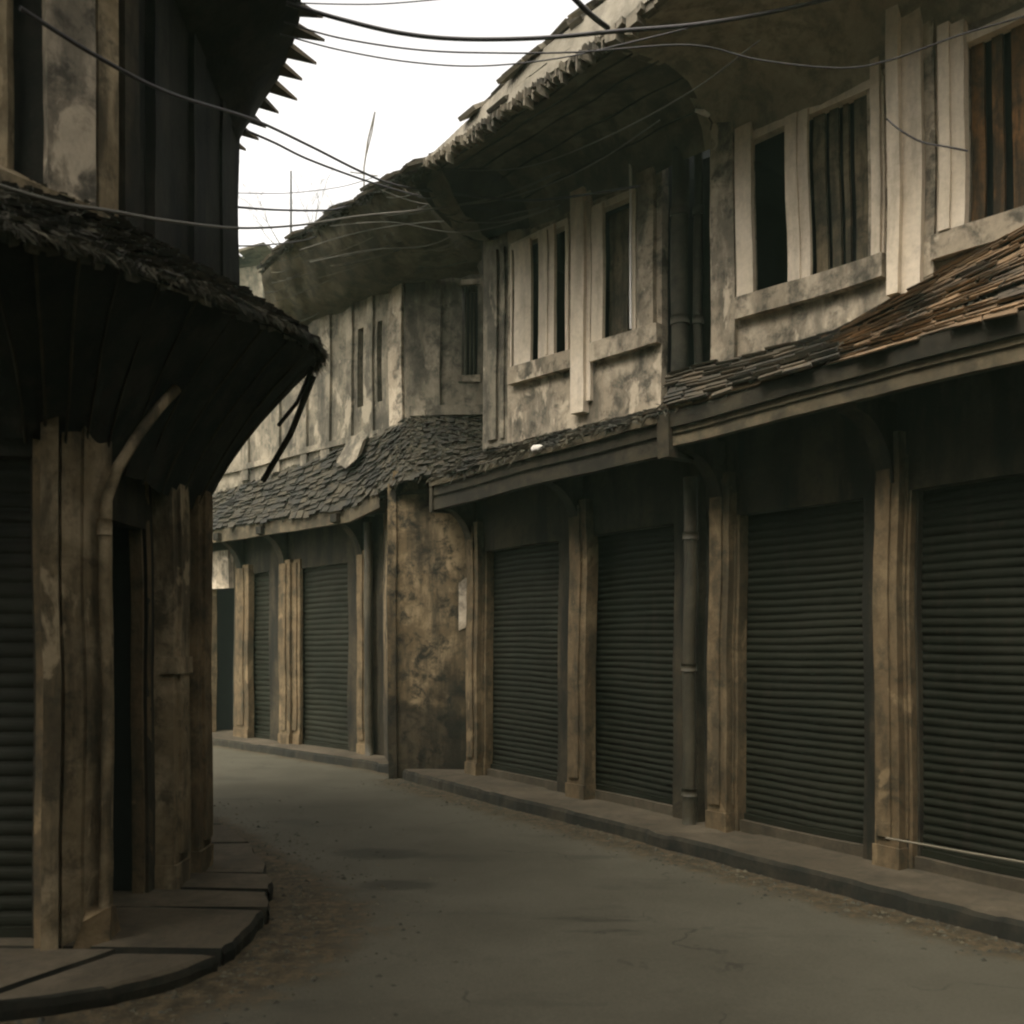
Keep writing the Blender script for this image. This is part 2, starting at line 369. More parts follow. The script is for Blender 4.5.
# ------------------------------------------------------------------ ground, road, pavements
mb = MB()
mb.grid(lambda u, v: Vector((-400 + 800 * u, -300 + 900 * v, -.03)), 8, 8)
g_ = mb.build('ground', 'ground', dowarp=False); g_['kind'] = 'structure'
LKERB = smooth_poly([Vector(p) for p in [(-6, 3.75, 0), (-3.4, 3.75, 0), (-1.95, 3.95, 0), (-1.42, 4.45, 0), (-1.36, 5.2, 0), (-1.52, 6.0, 0), (-1.9, 6.9, 0), (-2.65, 8.2, 0), (-4.2, 10.0, 0), (-8, 13.5, 0)]], 2)
RKERB = [FK.p(FK.s_px(px), 0, 0) for px in (385,)]
RK = [Vector((KC - .676 * y, y, 0)) for y in (-6, -2, 0, 2, 4, 5, 6, 7, 8, 9, 10, 10.7)] + [Vector((-1.42, 11.25, 0)), Vector((-1.75, 11.68, 0))] + [Vector((9.9 - y, y, 0)) for y in (12.4, 13.2, 14.2, 15.2, 16.5, 18.5)]
def dist_poly(p, P):
    best = 1e9
    for i in range(len(P) - 1):
        a, b_ = P[i], P[i + 1]; ab = b_ - a
        t_ = max(0, min(1, ((p.x - a.x) * ab.x + (p.y - a.y) * ab.y) / (ab.x ** 2 + ab.y ** 2)))
        best = min(best, math.hypot(p.x - a.x - ab.x * t_, p.y - a.y - ab.y * t_))
    return best
mb = MB(); NX, NY = 220, 420
mb.grid(lambda u, v: Vector((-11 + 20 * u, -6 + 26 * v, 0)), NX, NY)
for i, p in enumerate(mb.v):
    dl, dr = dist_poly(p, LKERB), dist_poly(p, RK)
    wl = .30 + .45 * max(0, 1 - abs(p.y - 5.2) / 2.0)
    mb.t[i] = max(math.exp(-(dl / wl) ** 2), math.exp(-(dr / .40) ** 2) if p.y < 10.9 else math.exp(-(dr / .2) ** 2) * .7)
    p.z = noise.noise(p * .7) * .012 + .004
stain = []
for p in mb.v:
    q = 0
    for sx, sy, lx, ly in ((.46, 5.42, .50, .05), (.60, 5.18, .42, .045), (-1.0, 7.1, .5, .25), (-.75, 6.2, .35, .2)):
        q = max(q, 1 - ((p.x - sx) / lx) ** 2 - ((p.y - sy + (p.x - sx) * .05) / ly) ** 2)
    stain.append(max(0, q))
rd = mb.build('road', 'road', dowarp=False, smooth=True); rd['kind'] = 'structure'
rd.data.attributes['tint'].name = 'dirt'
rd.data.attributes.new('stain', 'FLOAT', 'POINT').data.foreach_set('value', stain)
# right pavement with kerb face
def rpave(y0, y1):
    mb = MB(); n = int((y1 - y0) / .05)
    def kx(y):
        for i in range(len(RK) - 1):
            if RK[i].y <= y <= RK[i + 1].y: return RK[i].x + (RK[i + 1].x - RK[i].x) * (y - RK[i].y) / (RK[i + 1].y - RK[i].y)
        return RK[-1].x
    rows = []
    for i in range(n + 1):
        y = y0 + (y1 - y0) * i / n; x = kx(y) + noise.noise(Vector((y * 1.6, 3, 0))) * .05 + noise.noise(Vector((y * 7, 5, 0))) * .03 + noise.noise(Vector((y * 23, 5, 0))) * .015
        zt = PZ + noise.noise(Vector((y * .8, 0, 3))) * .012
        if abs((y * 10) % 21 - 10) < .6: zt -= .012
        rows.append([Vector((x - .012, y, -.02)), Vector((x, y, zt * .75)), Vector((x + .02, y, zt)), Vector((x + .14, y, zt + .004)), Vector((x + .35, y, zt + .006)), Vector((x + 1.9, y, zt + .01))])
    i0 = 0
    for r in rows: mb.v += r; mb.t += [.5] * 6
    for i in range(n):
        for j in range(5):
            a = i * 6 + j; mb.f.append((a, a + 1, a + 7, a + 6))
    return mb
pv = rpave(-6, 18).build('pavement', 'pavement', dowarp=False)
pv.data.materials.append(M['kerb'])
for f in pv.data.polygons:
    if abs(f.normal.z) < .75: f.material_index = 1  # upright faces get the painted kerb shadow
pv['kind'] = 'structure'
# corner pavement of uneven slabs with open joints
def lkx(y):
    best = None
    for i in range(len(LKERB) - 1):
        a, b_ = LKERB[i], LKERB[i + 1]
        if a.y <= y <= b_.y and b_.y > a.y: best = a.x + (b_.x - a.x) * (y - a.y) / (b_.y - a.y)
    return best if best is not None else -3
joints = [3.76, 4.62, 5.30, 5.72, 6.12, 6.9, 7.6, 8.4, 9.4, 10.4, 11.6]
mb = MB()
for k in range(len(joints) - 1):
    y0, y1 = joints[k] + .013, joints[k + 1] - .013; tx, ty, dz = random.uniform(-.006, .006), random.uniform(-.01, .02), .004 * k + random.uniform(-.006, .006)
    # the widest slabs are broken across
    splits = [(-9.0, -2.13), (-2.09, 9)] if k == 0 else [(-9, 9)]
    for q, (xa, xb) in enumerate(splits):
        n = max(4, int((y1 - y0) / .05)); rows = []
        dz2 = dz - q * .022
        for i in range(n + 1):
            y = y0 + (y1 - y0) * i / n; edge = lkx(y) + noise.noise(Vector((y * 4, 1, 7))) * .035 + noise.noise(Vector((y * 17, 1, 7))) * .02
            ya = y + .0
            dg = (y - 4.2) * .5 + noise.noise(Vector((y * 5, 2, 2))) * .02; l = xa + (0 if xa < -8 else dg); r_ = min(xb if xb > 8 else xb + dg, edge)
            l = min(l, r_ - .01)
            row = []
            for j in range(13):
                x = l + (r_ - l) * j / 12
                yy = y + ((noise.noise(Vector((x * 2.3, joints[k] * 3, 0))) * .10 + noise.noise(Vector((x * 9, joints[k] * 3, 4))) * .022) if i == 0 else ((noise.noise(Vector((x * 2.3, joints[k + 1] * 3, 0))) * .10 - noise.noise(Vector((x * 8, joints[k + 1] * 3, 9))) * .022) if i == n else 0))
                if i == n and k in (0, 1, 3): yy -= .035 * max(0, min(1, (x + 1.95) / .45))
                z = PZ + dz2 + tx * (x + 2) + ty * (y - (y0 + y1) / 2) + noise.noise(Vector((x * 2, y * 2, k))) * .008
                if j == 12 or i in (0, n): z -= .012
                row.append(Vector((x, yy, z)))
            row.append(Vector((r_ + .012, row[-1].y, row[-1].z - .035))); row.append(Vector((r_ + .004, row[-2].y, -.02)))
            rows.append(row)
        base = len(mb.v)
        for r in rows: mb.v += r; mb.t += [.5] * 15
        for i in range(n):
            for j in range(14):
                a = base + i * 15 + j; mb.f.append((a, a + 1, a + 16, a + 15))
        for i, sgn in ((0, 1), (n, -1)):
            for j in range(12):
                a = rows[i][j]; b_ = rows[i][j + 1]
                mb.quad(a, b_, Vector((b_.x, b_.y, -.02)), Vector((a.x, a.y, -.02)))
lp = mb.build('pavement', 'pavement', dowarp=False)
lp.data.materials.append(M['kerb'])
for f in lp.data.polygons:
    if abs(f.normal.z) < .75: f.material_index = 1  # slab sides and kerb face carry the same painted shade
lp['kind'] = 'structure'

# litter and grit in the gutters: nobody could count it
mb = MB()
def chip(x, y, r, z=.006, tn=.5):
    n = random.choice((3, 4, 5)); a0 = random.uniform(0, 6); i = len(mb.v)
    h = r * random.uniform(.15, .7)
    ring = [Vector((x + r * random.uniform(.5, 1.2) * math.cos(a0 + 6.283 * k / n), y + r * random.uniform(.5, 1.2) * math.sin(a0 + 6.283 * k / n), z)) for k in range(n)]
    mb.v += ring + [Vector((x, y, z + h))]; mb.t += [tn] * (n + 1)
    for k in range(n): mb.f.append((i + k, i + (k + 1) % n, i + n))
for P, spread, cnt, lo, hi, sgn in ((RK, .22, 5200, 3.5, 11, -1), (LKERB, .45, 2600, 3.4, 9, 1)):
    for _ in range(cnt):
        i = random.randrange(len(P) - 1); a, b_ = P[i], P[i + 1]; f = random.random(); p = a * (1 - f) + b_ * f
        if not lo < p.y < hi: continue
        dx = abs(random.gauss(0, spread)) + .01
        nrm = Vector((b_.y - a.y, a.x - b_.x, 0)).normalized()
        q = p + nrm * dx * (-1 if P is RK else 1)
        chip(q.x, q.y, random.choice((.006, .009, .012, .02)) * random.uniform(.6, 1.3), .004 + noise.noise(q * .7) * .012, random.random() ** 2)
o = mb.build('gutter_litter', 'thatch', dowarp=False); o['kind'] = 'stuff'
for lab, x, y, r in (('small pale scrap of litter by the corner kerb', -.0, 0, .02),):
    pass

# ------------------------------------------------------------------ RIGHT: near shophouse (B2) and next one (B1)
near = thing('shophouse', 'nearest shophouse on the right with orange tiled canopy and barred upper windows', 'building', FL.p(FL.s_px(800), 0, 0))
mid = thing('shophouse', 'middle shophouse on the right with tall pale window panels and two shutters', 'building', FL.p(FL.s_px(580), 0, 0))
S_END = FL.s_px(462)          # far end of lower row
S_MID = FL.s_px(703)          # boundary between the houses
S_NEAR = -2.5
UW0, UW1 = FU.s_px(708), FU.s_px(664)
U_END = FU.s_px(482); U_NEAR = FU.s_px(1024) - 3.2
SEGW = .16
ZT = 2.57                      # shutter head height
# --- lower storeys
def lower(parent, shutters, sA, sB, mat='lintel'):
    holes = [(a, b_, -.5, ZT) for a, b_ in shutters]
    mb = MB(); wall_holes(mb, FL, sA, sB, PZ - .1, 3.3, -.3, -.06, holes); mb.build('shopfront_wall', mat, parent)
    for i, (a, b_) in enumerate(shutters):
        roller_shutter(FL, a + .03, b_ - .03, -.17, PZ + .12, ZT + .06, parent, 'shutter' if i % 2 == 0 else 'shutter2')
        mb = MB(); mb.box(FL, a, b_, -.4, -.09, PZ - .05, PZ + .085, .15); mb.build('threshold', 'pavement', parent)
def ds(px, d=-.16): return FL.s_px(px, d)
near_sh = [(ds(1215), ds(917)), (ds(873), ds(741))]
far_sh = [(ds(682), ds(590)), (ds(566), ds(490))]
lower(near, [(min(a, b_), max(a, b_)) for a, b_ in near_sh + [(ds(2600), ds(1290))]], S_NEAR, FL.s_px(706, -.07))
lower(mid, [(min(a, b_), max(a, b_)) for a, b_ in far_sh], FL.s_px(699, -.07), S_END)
def pil(px0, px1, d0, d1, parent, z1=2.66, **k):
    a, b_ = FL.s_px(px1, d1), FL.s_px(px0, d1)
    return fluted(FL, a, b_, d0, d1, PZ, z1, parent, **k)
pil(875, 899, -.10, .02, near, 2.95); pil(903, 912, -.16, -.065, near, 2.85, name='door_jamb', cap=False)
pil(708, 727, -.10, .02, near, 2.9); pil(730, 738, -.16, -.065, near, 2.8, name='door_jamb', cap=False)
pil(1235, 1275, -.10, .02, near, 2.95)
pil(568, 585, -.10, .03, mid, 2.9); pil(466, 477, -.10, .02, mid, 2.9); pil(480, 486, -.16, -.065, mid, 2.8, name='door_jamb', cap=False)
for px, p in ((887, near), (717, near), (1255, near), (577, mid), (471, mid)):
    bracket(FL, FL.s_px(px), .13, 2.62, 3.14, .40, p)
# drainpipe standing in front of the gap, ground to canopy
mb = MB(); a = FL.p(FL.s_px(690, .05), .05, 0)
mb.tube([a + Vector((0, 0, z)) for z in [.05 + .15 * k for k in range(20)]], .052, 12)
for z in (.35, 1.35, 2.4): mb.tube([a + Vector((0, 0, z)), a + Vector((0, 0, z + .06))], .062, 12)
mb.build('drainpipe', 'pipe', mid, smooth=True)
# dark passage between the houses
mb = MB(); mb.box(FL, FL.s_px(706, -.07), FL.s_px(699, -.07), -1.2, -.9, 0, 3.3); mb.build('passage_wall', 'inside', mid)
# --- canopies (lean-to roofs over the pavement)
def zj(px):    # where the canopy meets the upper wall
    if px > 840: return 3.82 + (min(px, 1090) - 840) * .0019
    return 3.52 + max(0, px - 668) * .0017
def canopy(parent, px0, px1, mat, near_side, rows):
    pxs = [px0 + (px1 - px0) * i / 16 for i in range(17)]
    A = [FK.p(FK.s_px(p), 0, 3.335) for p in pxs]; B = []
    for p in pxs:
        q = FU.p(FU.s_px(p), 0, 0) if True else None
        k = q if p > 455 else A[len(B)] + Vector((.35, .25, 0))
        B.append(Vector((k.x, k.y, zj(p))))
    A, B = A[::-1], B[::-1]
    mb = MB(); tiles(mb, A, B, rows, .17, .011, .9, skip=.03); tl_ = mb.build('canopy_tiles', mat, parent)
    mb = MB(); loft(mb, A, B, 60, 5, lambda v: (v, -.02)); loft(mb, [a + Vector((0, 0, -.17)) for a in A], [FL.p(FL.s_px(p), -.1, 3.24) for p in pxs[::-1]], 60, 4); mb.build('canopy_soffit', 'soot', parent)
    return A, B, tl_
A2, B2, t2 = canopy(near, 668, 1500, 'tile', True, 24)
A1, B1, t1 = canopy(mid, 432, 668, 'oldtile', False, 9)
# grimy ends of the near canopy: old dark tiles crossing diagonally
mb = MB(); a0, a1 = FK.s_px(842), FK.s_px(668)
AA = [FK.p(a0 + (a1 - a0) * i / 8, .02, 3.345) for i in range(9)]
BB = [FU.p(FU.s_px(842) + (FU.s_px(668) - FU.s_px(842)) * i / 8, 0, 3.80) for i in range(9)]
tiles(mb, AA, BB, 9, .2, .02, .9); fibres(mb, AA, BB, 900, .07, .004, vlim=(.03, 1)); mb.build('canopy_edge_tiles', 'oldtile', near)
mb = MB(); fibres(mb, A1, B1, 1500, .12, .005, lift=.04); fibres(mb, A1, B1, 400, .10, .005, vlim=(-.15, .1)); mb.build('moss', 'thatch', mid)
mb = MB(); fibres(mb, A2, B2, 1500, .08, .003, vlim=(.05, .6), lift=.03); mb.build('moss', 'thatch', near)
# fascias
mb = MB(); mb.box(FK, FK.s_px(1500), FK.s_px(668), -.06, 0.012, 3.215, 3.335, .12); mb.build('fascia', 'darkwood', near)
mb = MB(); mb.box(FK, FK.s_px(1500), FK.s_px(668), -.075, -.015, 3.075, 3.213, .12); mb.build('fascia', 'wood', near)
mb = MB(); mb.box(FK, FK.s_px(664), FK.s_px(430), -.04, 0.01, 3.27, 3.325, .12); mb.build('fascia', 'wood', mid)
mb = MB(); mb.box(FK, FK.s_px(664), FK.s_px(430), -.09, -.02, 3.02, 3.268, .12); mb.build('fascia', 'darkwood', mid)
mb = MB(); s_ = FK.s_px(666); mb.box(FK, s_ - .06, s_ + .06, -.5, .03, 2.99, 3.32, .1); mb.build('canopy_beam', 'lintel', mid)
# end return of the mid canopy above the alley wall
mb = MB(); s_ = FK.s_px(431); mb.box(FK, s_ - .03, s_ + .03, -.6, .0, 3.0, 3.30, .1); mb.build('canopy_beam', 'darkwood', mid)
bracket(FK, FK.s_px(438), .10, 2.55, 3.03, -.02, mid) if False else None

# --- upper storeys
def us(px, d=0): return FU.s_px(px, d)
WZ0, WZ1, UT = 4.25, 5.47, 5.80
holes1 = [(us(568), us(512), WZ0, WZ1), (us(634), us(593), WZ0, WZ1)]
holes2 = [(us(868), us(750), WZ0, WZ1), (us(1120), us(966), WZ0, WZ1)]
mb = MB(); wall_holes(mb, FU, us(662), us(507), 3.2, UT, -.08, 0, holes1); mb.build('upper_wall', 'wall', mid)
mb = MB(); wall_holes(mb, FU, us(507), U_END, 3.2, UT, -.08, 0, []); mb.build('upper_wall', 'farwall', mid)
mb = MB(); wall_holes(mb, FU, U_NEAR, us(710), 3.2, UT, -.08, 0, holes2); mb.build('upper_wall', 'wall', near)
for p, a, b_ in ((mid, us(662), U_END), (near, U_NEAR, us(710))):
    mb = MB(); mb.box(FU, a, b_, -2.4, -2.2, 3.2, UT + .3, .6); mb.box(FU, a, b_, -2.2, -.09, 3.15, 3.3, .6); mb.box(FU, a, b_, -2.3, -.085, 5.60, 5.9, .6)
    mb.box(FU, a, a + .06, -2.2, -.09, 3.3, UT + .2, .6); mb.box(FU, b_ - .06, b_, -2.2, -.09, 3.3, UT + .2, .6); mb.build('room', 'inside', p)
def ubox(px0, px1, d0, d1, z0, z1, name, mat, parent, seg=.12, label=None, dd=None):
    a, b_ = FU.s_px(px1, d1), FU.s_px(px0, d1)
    mb = MB(); mb.box(FU, a, b_, d0, d1, z0, z1, seg); return mb.build(name, mat, parent, label=label)
# window things: window > panel, bar, sill
def window(parent, px0, px1, label):
    a, b_ = us(px1), us(px0)
    mb = MB(); mb.box(FU, a - .01, a + .03, -.07, .015, WZ0, WZ1, .15); mb.box(FU, b_ - .012, b_ + .01, -.07, .015, WZ0, WZ1, .15); mb.box(FU, a, b_, -.07, .012, WZ1 - .04, WZ1 + .02, .15)
    o = mb.build('window', 'pale', parent, label=label); return o
def sill(px0, px1, wnd, z=WZ0):
    o = ubox(px0, px1, -.05, .075, z - .17, z - .003, 'sill', 'wall', wnd)
# house mid, left window: pale leaves with gaps
w1 = window(mid, 511, 569, 'window with three tall pale leaves standing half open')
ubox(513, 530, .0, .035, WZ0, WZ1 - .02, 'leaf', 'pale', w1); ubox(538, 554, .01, .05, WZ0, WZ1, 'leaf', 'pale', w1)
ubox(545, 547, .05, .062, WZ0 + .02, WZ1 - .03, 'leaf_batten', 'pale', w1); sill(507, 572, w1)
w2 = window(mid, 592, 636, 'window with dim lattice panel and a thin bright rod')
ubox(592, 603, .0, .04, WZ0, WZ1, 'leaf', 'pale', w2); ubox(610, 628, -.10, -.075, WZ0, WZ1 - .08, 'lattice_panel', 'panel', w2); sill(590, 656, w2)
mb = MB(); p0 = FU.p(us(631, .05), .05, 0); mb.tube([p0 + Vector((0, 0, z)) for z in (4.27, 4.6, 5.0, 5.4, 5.68)], .011, 6); mb.build('rod', 'metal', w2)
ubox(637, 653, -.02, .05, WZ0, 5.58, 'pilaster', 'wall', mid)
ubox(571, 584, -.02, .08, 3.65, 5.66, 'pilaster', 'pale', mid); ubox(584.5, 591, -.02, .04, 3.75, 5.62, 'pilaster', 'pale', mid)
ubox(486, 495, -.03, .03, 3.6, 5.5, 'pilaster', 'farwall', mid); ubox(499, 503, -.03, .02, 3.6, 5.5, 'pilaster', 'farwall', mid)
mb = MB(); mb.box(FU, U_END - .03, U_END + .06, -.5, -.03, 5.35, 6.1, .2); mb.build('wall_return', 'soot', mid)
# house near, first window
w3 = window(near, 735, 884, 'window with one black opening and four weathered slats')
ubox(735, 751, .0, .045, WZ0, 5.56, 'leaf', 'pale', w3); ubox(786, 798, .0, .045, WZ0, WZ1, 'leaf', 'pale', w3); ubox(798.5, 809, .0, .03, WZ0, WZ1, 'leaf', 'pale', w3)
for a_, b2 in ((815, 826.5), (831.5, 840), (845, 850), (856, 868)): ubox(a_, b2, -.08, -.05, WZ0, WZ1, 'slat', 'panel', w3)
ubox(871, 880, .0, .045, WZ0, 5.60, 'leaf', 'pale', w3); sill(733, 882, w3)
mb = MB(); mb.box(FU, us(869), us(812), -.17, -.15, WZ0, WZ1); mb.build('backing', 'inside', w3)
# big pilaster group and second window
ubox(711, 733, -.05, .05, 3.6, 5.75, 'pilaster', 'wall', near)
ubox(887, 899, -.02, .15, 3.9, 6.1, 'pilaster', 'pale', near); ubox(899.5, 921, -.02, .10, 3.9, 6.1, 'pilaster', 'pale', near, label='wide pale pilaster streaked with grime'); ubox(922, 934, -.02, .05, 3.9, 6.1, 'pilaster', 'wall', near)
w4 = window(near, 937, 1130, 'window of rusty brown slats at the right edge')
ubox(938, 949, .0, .09, WZ0, 5.58, 'leaf', 'pale', w4); ubox(950.5, 964, .0, .07, WZ0, 5.56, 'leaf', 'pale', w4)
for a_, b2 in ((971, 984), (992, 1003), (1012, 1026), (1033, 1050), (1056, 1075), (1082, 1105)): ubox(a_, b2, -.08, -.05, WZ0, WZ1, 'slat', 'rustpanel', w4)
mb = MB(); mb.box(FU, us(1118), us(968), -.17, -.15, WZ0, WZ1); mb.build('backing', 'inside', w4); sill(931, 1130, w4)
# recess with rain pipes between the houses
mb = MB(); mb.box(FU, us(711), us(660), -.75, -.55, 3.3, UT, .2); mb.build('recess_wall', 'darkwall', mid)
for px, d, r, nm, pr in ((680, -.02, .07, 'pipe', mid), (698, -.12, .035, 'pipe', near)):
    mb = MB(); p0 = FU.p(us(px, d), d, 0); mb.tube([p0 + Vector((noise.noise(Vector((z, px, 0))) * .02, 0, z)) for z in [3.6 + .2 * k for k in range(12)]], r, 12)
    for z in (4.2, 5.1): mb.tube([p0 + Vector((0, 0, z)), p0 + Vector((0, 0, z + .07))], r + .012, 12)
    mb.build('drainpipe', 'soot', pr, smooth=True)
# --- cove and eaves of the main roof (outer edge at c offset)
def eave_pt(px, z, k=1.25):   # overhang k metres
    return FU.p(FU.s_px(px, k), k, z)
def main_roof(parent, px0, px1, tmat, gutter=True):
    n = 40; pxs = [px0 + (px1 - px0) * i / n for i in range(n + 1)]
    OUT = [eave_pt(p, 5.71 + .0006 * (p - 430)) for p in pxs]
    INN = []
    for o_, p in zip(OUT, pxs):
        s = (o_ - FU.o).dot(FU.u); q = FU.p(s, 0, 0)
        if parent == mid: s = min(s, U_END + .05)
        q = FU.p(s, .01, 0); ppx = 512 + FPX * q.x / q.y
        dip = .0
        if 735 < ppx < 884: dip = -.075 * math.sin((ppx - 735) / 149 * math.pi)
        INN.append(Vector((q.x, q.y, 5.53 + dip)))
    mb = MB()
    # coved plaster: leaves the wall steeply, flattens toward the eave
    loft(mb, INN, OUT, 70, 10, lambda v: (v ** 1.5, .34 * math.sin(math.pi * v ** .9)), jit=.02); mb.build('coved_soffit', 'nearcove' if parent == near else 'cove', parent, smooth=True)
    bt = MB()
    for v in (.22, .45, .66, .84, .95):
        bt.tube([a_ * (1 - v ** 1.5) + b2 * v ** 1.5 + Vector((0, 0, .34 * math.sin(math.pi * v ** .9) - .01)) + noise.noise_vector(b2 * 2) * .02 for a_, b2 in zip(INN, OUT)], .008, 6)
    if parent == mid: bt.build('batten', 'darkwood', parent)
    up = Vector((0, 0, 1)); nrm = FU.n
    tf = [1.0 if parent == near else max(.08, min(1, (512 + FPX * o_.x / o_.y - 424) / 110)) for o_ in OUT]
    top = [o_ - nrm * 1.4 + up * 1.15 for o_ in OUT]
    mb = MB(); tiles(mb, [o_ - nrm * .06 + up * (.02 + .14 * f_) for o_, f_ in zip(OUT, tf)], top, 9, .2, .03, .8, over=.05, skip=.01); mb.build('roof_tiles', tmat, parent)
    # edge: ragged lower tile course, pale verge above
    mb = MB(); L = [lerp_poly(OUT, k_ / 120) + nrm * .02 for k_ in range(121)]
    for i in range(len(L) - 1):
        for q in range(1):
            j0 = random.uniform(-.2, .3); a = L[i] * (1 - j0) + L[i + 1] * j0; j1 = j0 + random.uniform(.5, 1.7); b_ = L[i] * (1 - j1) + L[i + 1] * j1
            h = random.choice((0, .02, .05, .09)) * random.random() - .02 * random.random(); tn = random.random(); oo = nrm * random.uniform(-.01, .05)
            h2 = h * random.uniform(.4, 1)
            P = [a - up * h + nrm * .02 + oo, b_ - up * h2 + nrm * .02 + oo * .6, b_ - up * h2 - nrm * .05, a - up * h - nrm * .05]
            P += [x + up * (h + .05) for x in P]; P[4].z = P[7].z = a.z + .05; P[5].z = P[6].z = b_.z + .05
            mb.hexa(P, .3, tn)
    mb.build('eave_tile_course', 'paletile' if gutter else 'oldtile', parent)
    if gutter:
        mb = MB(); A_ = [o_ + nrm * .05 + up * .05 for o_ in OUT]
        for i in range(len(A_) - 1):
            a, b_ = A_[i], A_[i + 1]; P = [a, b_, b_ - nrm * .1, a - nrm * .1]; P += [x + up * .30 * tf[i + (k_ in (1, 2))] - nrm * .08 * tf[i] for k_, x in enumerate(P)]
            mb.hexa(P, .2)
        mb.build('verge', 'gutter', parent)
        sel = [k_ for k_, f_ in enumerate(tf) if f_ > .35]; OUT_ = OUT; OUT = [OUT[k_] for k_ in sel]; tf = [tf[k_] for k_ in sel]
        mb = MB(); tiles(mb, [o_ + nrm * (.03 - .13 * f_) + up * (.05 + .33 * f_) for o_, f_ in zip(OUT, tf)], [o_ - nrm * .6 + up * (.5 + .38 * f_) for o_, f_ in zip(OUT, tf)], 4, .16, .035, 1.5, over=.10, skip=.1); mb.build('loose_tiles', 'paletile', parent); OUT = OUT_
    return OUT, INN
O2, I2 = main_roof(near, 1500, 600, 'oldtile')
O1, I1 = main_roof(mid, 606, 428, 'oldtile')
# ------------------------------------------------------------------ far building (B3) round the bend
far = thing('shophouse', 'far shophouse round the bend with ochre stained return wall and mossy canopy', 'building', F3.p(F3.s_px(320), 0, 0))
def s3(px, d=0): return F3.s_px(px, d)
sh3 = [(s3(357, -.2), s3(301, -.2)), (s3(278, -.2), s3(249, -.2))]
holes3 = [(a, b_, -.5, 2.62) for a, b_ in sh3] + [(s3(236, -.1), s3(213, -.1), -.5, 2.45)]
mb = MB(); wall_holes(mb, F3, s3(398), s3(150), 0, 3.4, -.18, -.06, holes3); mb.build('shopfront_wall', 'lintel', far)
for i, (a, b_) in enumerate(sh3):
    roller_shutter(F3, a + .03, b_ - .03, -.13, PZ + .05, 2.86, far, 'shutter2', pitch=.075)
mb = MB(); mb.box(F3, s3(240), s3(205), -1.3, -1.2, 0, 3); mb.box(F3, s3(205), s3(205) + .05, -1.2, -.2, 0, 3); mb.build('room', 'inside', far)
for a_, b2, d1 in ((357, 366, .03), (279, 290, .03), (292, 300, -.03), (235, 248, .02), (202, 211, .02)):
    fluted(F3, s3(b2, d1), s3(a_, d1), -.08, d1, PZ, 2.75, far)
mb = MB(); mb.tube([F3.p(s3(371), .04, z) for z in [.1 + .2 * k for k in range(16)]], .055, 10); mb.tube([F3.p(s3(371), .04, z) for z in (3.18, 3.26)], .085, 10); mb.build('drainpipe', 'pipe', far, smooth=True)
for px in (361, 284, 241): bracket(F3, s3(px), .14, 2.6, 3.2, .42, far)
# pale broken plaster hanging beside the dark doorway
mb = MB(); mb.box(F3, s3(228, .03), s3(200, .03), -.06, .03, 2.42, 3.0, .1); mb.build('broken_plaster', 'wall', far)
# return wall facing the camera
FR = Fr(-.40, 10.82, -1, .12, 0, -1)
mb = MB(); mb.box(FR, -.35, .98, -.25, 0, 0, 3.55, .12); mb.build('return_wall', 'stub', far, label='ochre return wall with dark damp stains')
mb = MB(); mb.box(FR, .93, 1.03, -.3, .03, 0, 3.4, .12); mb.build('wall_pier', 'stub', far)
mb = MB(); mb.hexa([FR.p(a_, d_, z_) for a_, d_, z_ in ((.13, -.02, 1.74), (.21, -.02, 1.70), (.21, .012, 1.70), (.13, .012, 1.74), (.10, -.02, 2.34), (.22, -.02, 2.25), (.22, .012, 2.25), (.10, .012, 2.34))], .06); mb.build('plaster_patch', 'wall', far)
mb = MB(); mb.hexa([Vector(p) for p in [(-1.42, 11.2, 0), (-1.20, 11.2, 0), (-1.22, 12.4, 0), (-1.66, 12.2, 0), (-1.42, 11.2, 3.4), (-1.20, 11.2, 3.4), (-1.22, 12.4, 3.4), (-1.66, 12.2, 3.4)]], .2); mb.build('return_wall', 'stub', far)
# canopy of the far house
OA = [F3K.p(F3K.s_px(px), 0, 3.28) for px in (150, 205, 250, 300, 350)] + [Vector((-1.55, 11.15, 3.36)), Vector((-1.2, 10.72, 3.42)), Vector((-.75, 10.55, 3.45)), Vector((-.3, 10.45, 3.48))]
IA = [F3U.p(F3U.s_px(px), 0, z) for px, z in ((165, 3.85), (215, 3.9), (255, 3.95), (310, 4.05), (375, 4.2))] + [Vector((-1.30, 11.57, 4.3)), Vector((-1.12, 11.5, 4.32)), Vector((-.7, 11.45, 4.3)), Vector((-.1, 11.4, 4.25))]
mb = MB(); tiles(mb, OA, IA, 14, .14, .010, 1.5); mb.build('canopy_tiles', 'mosstile', far)
mb = MB(); fibres(mb, OA, IA, 9000, .10, .007, lift=.05, spread=.3); mb.build('moss', 'thatch', far)
mb = MB(); fa = OA
loft(mb, [p + Vector((0, 0, -.02)) for p in OA[:6]], [p + Vector((0, 0, -.20)) for p in OA[:6]], 50, 2); 
q = [p + Vector((.04, .04, -.20)) for p in OA[:6]]; loft(mb, [p + Vector((0, 0, -.20)) for p in OA[:6]], q, 50, 1); mb.build('fascia', 'wood', far)
mb = MB(); loft(mb, [p + Vector((.02, .02, -.12)) for p in OA], [Vector((p.x + .1, p.y + .1, 3.2)) for p in IA], 40, 3); loft(mb, [p + Vector((0, 0, -.02)) for p in OA], [p + Vector((0, 0, -.03)) for p in IA], 40, 3); mb.build('canopy_soffit', 'soot', far)
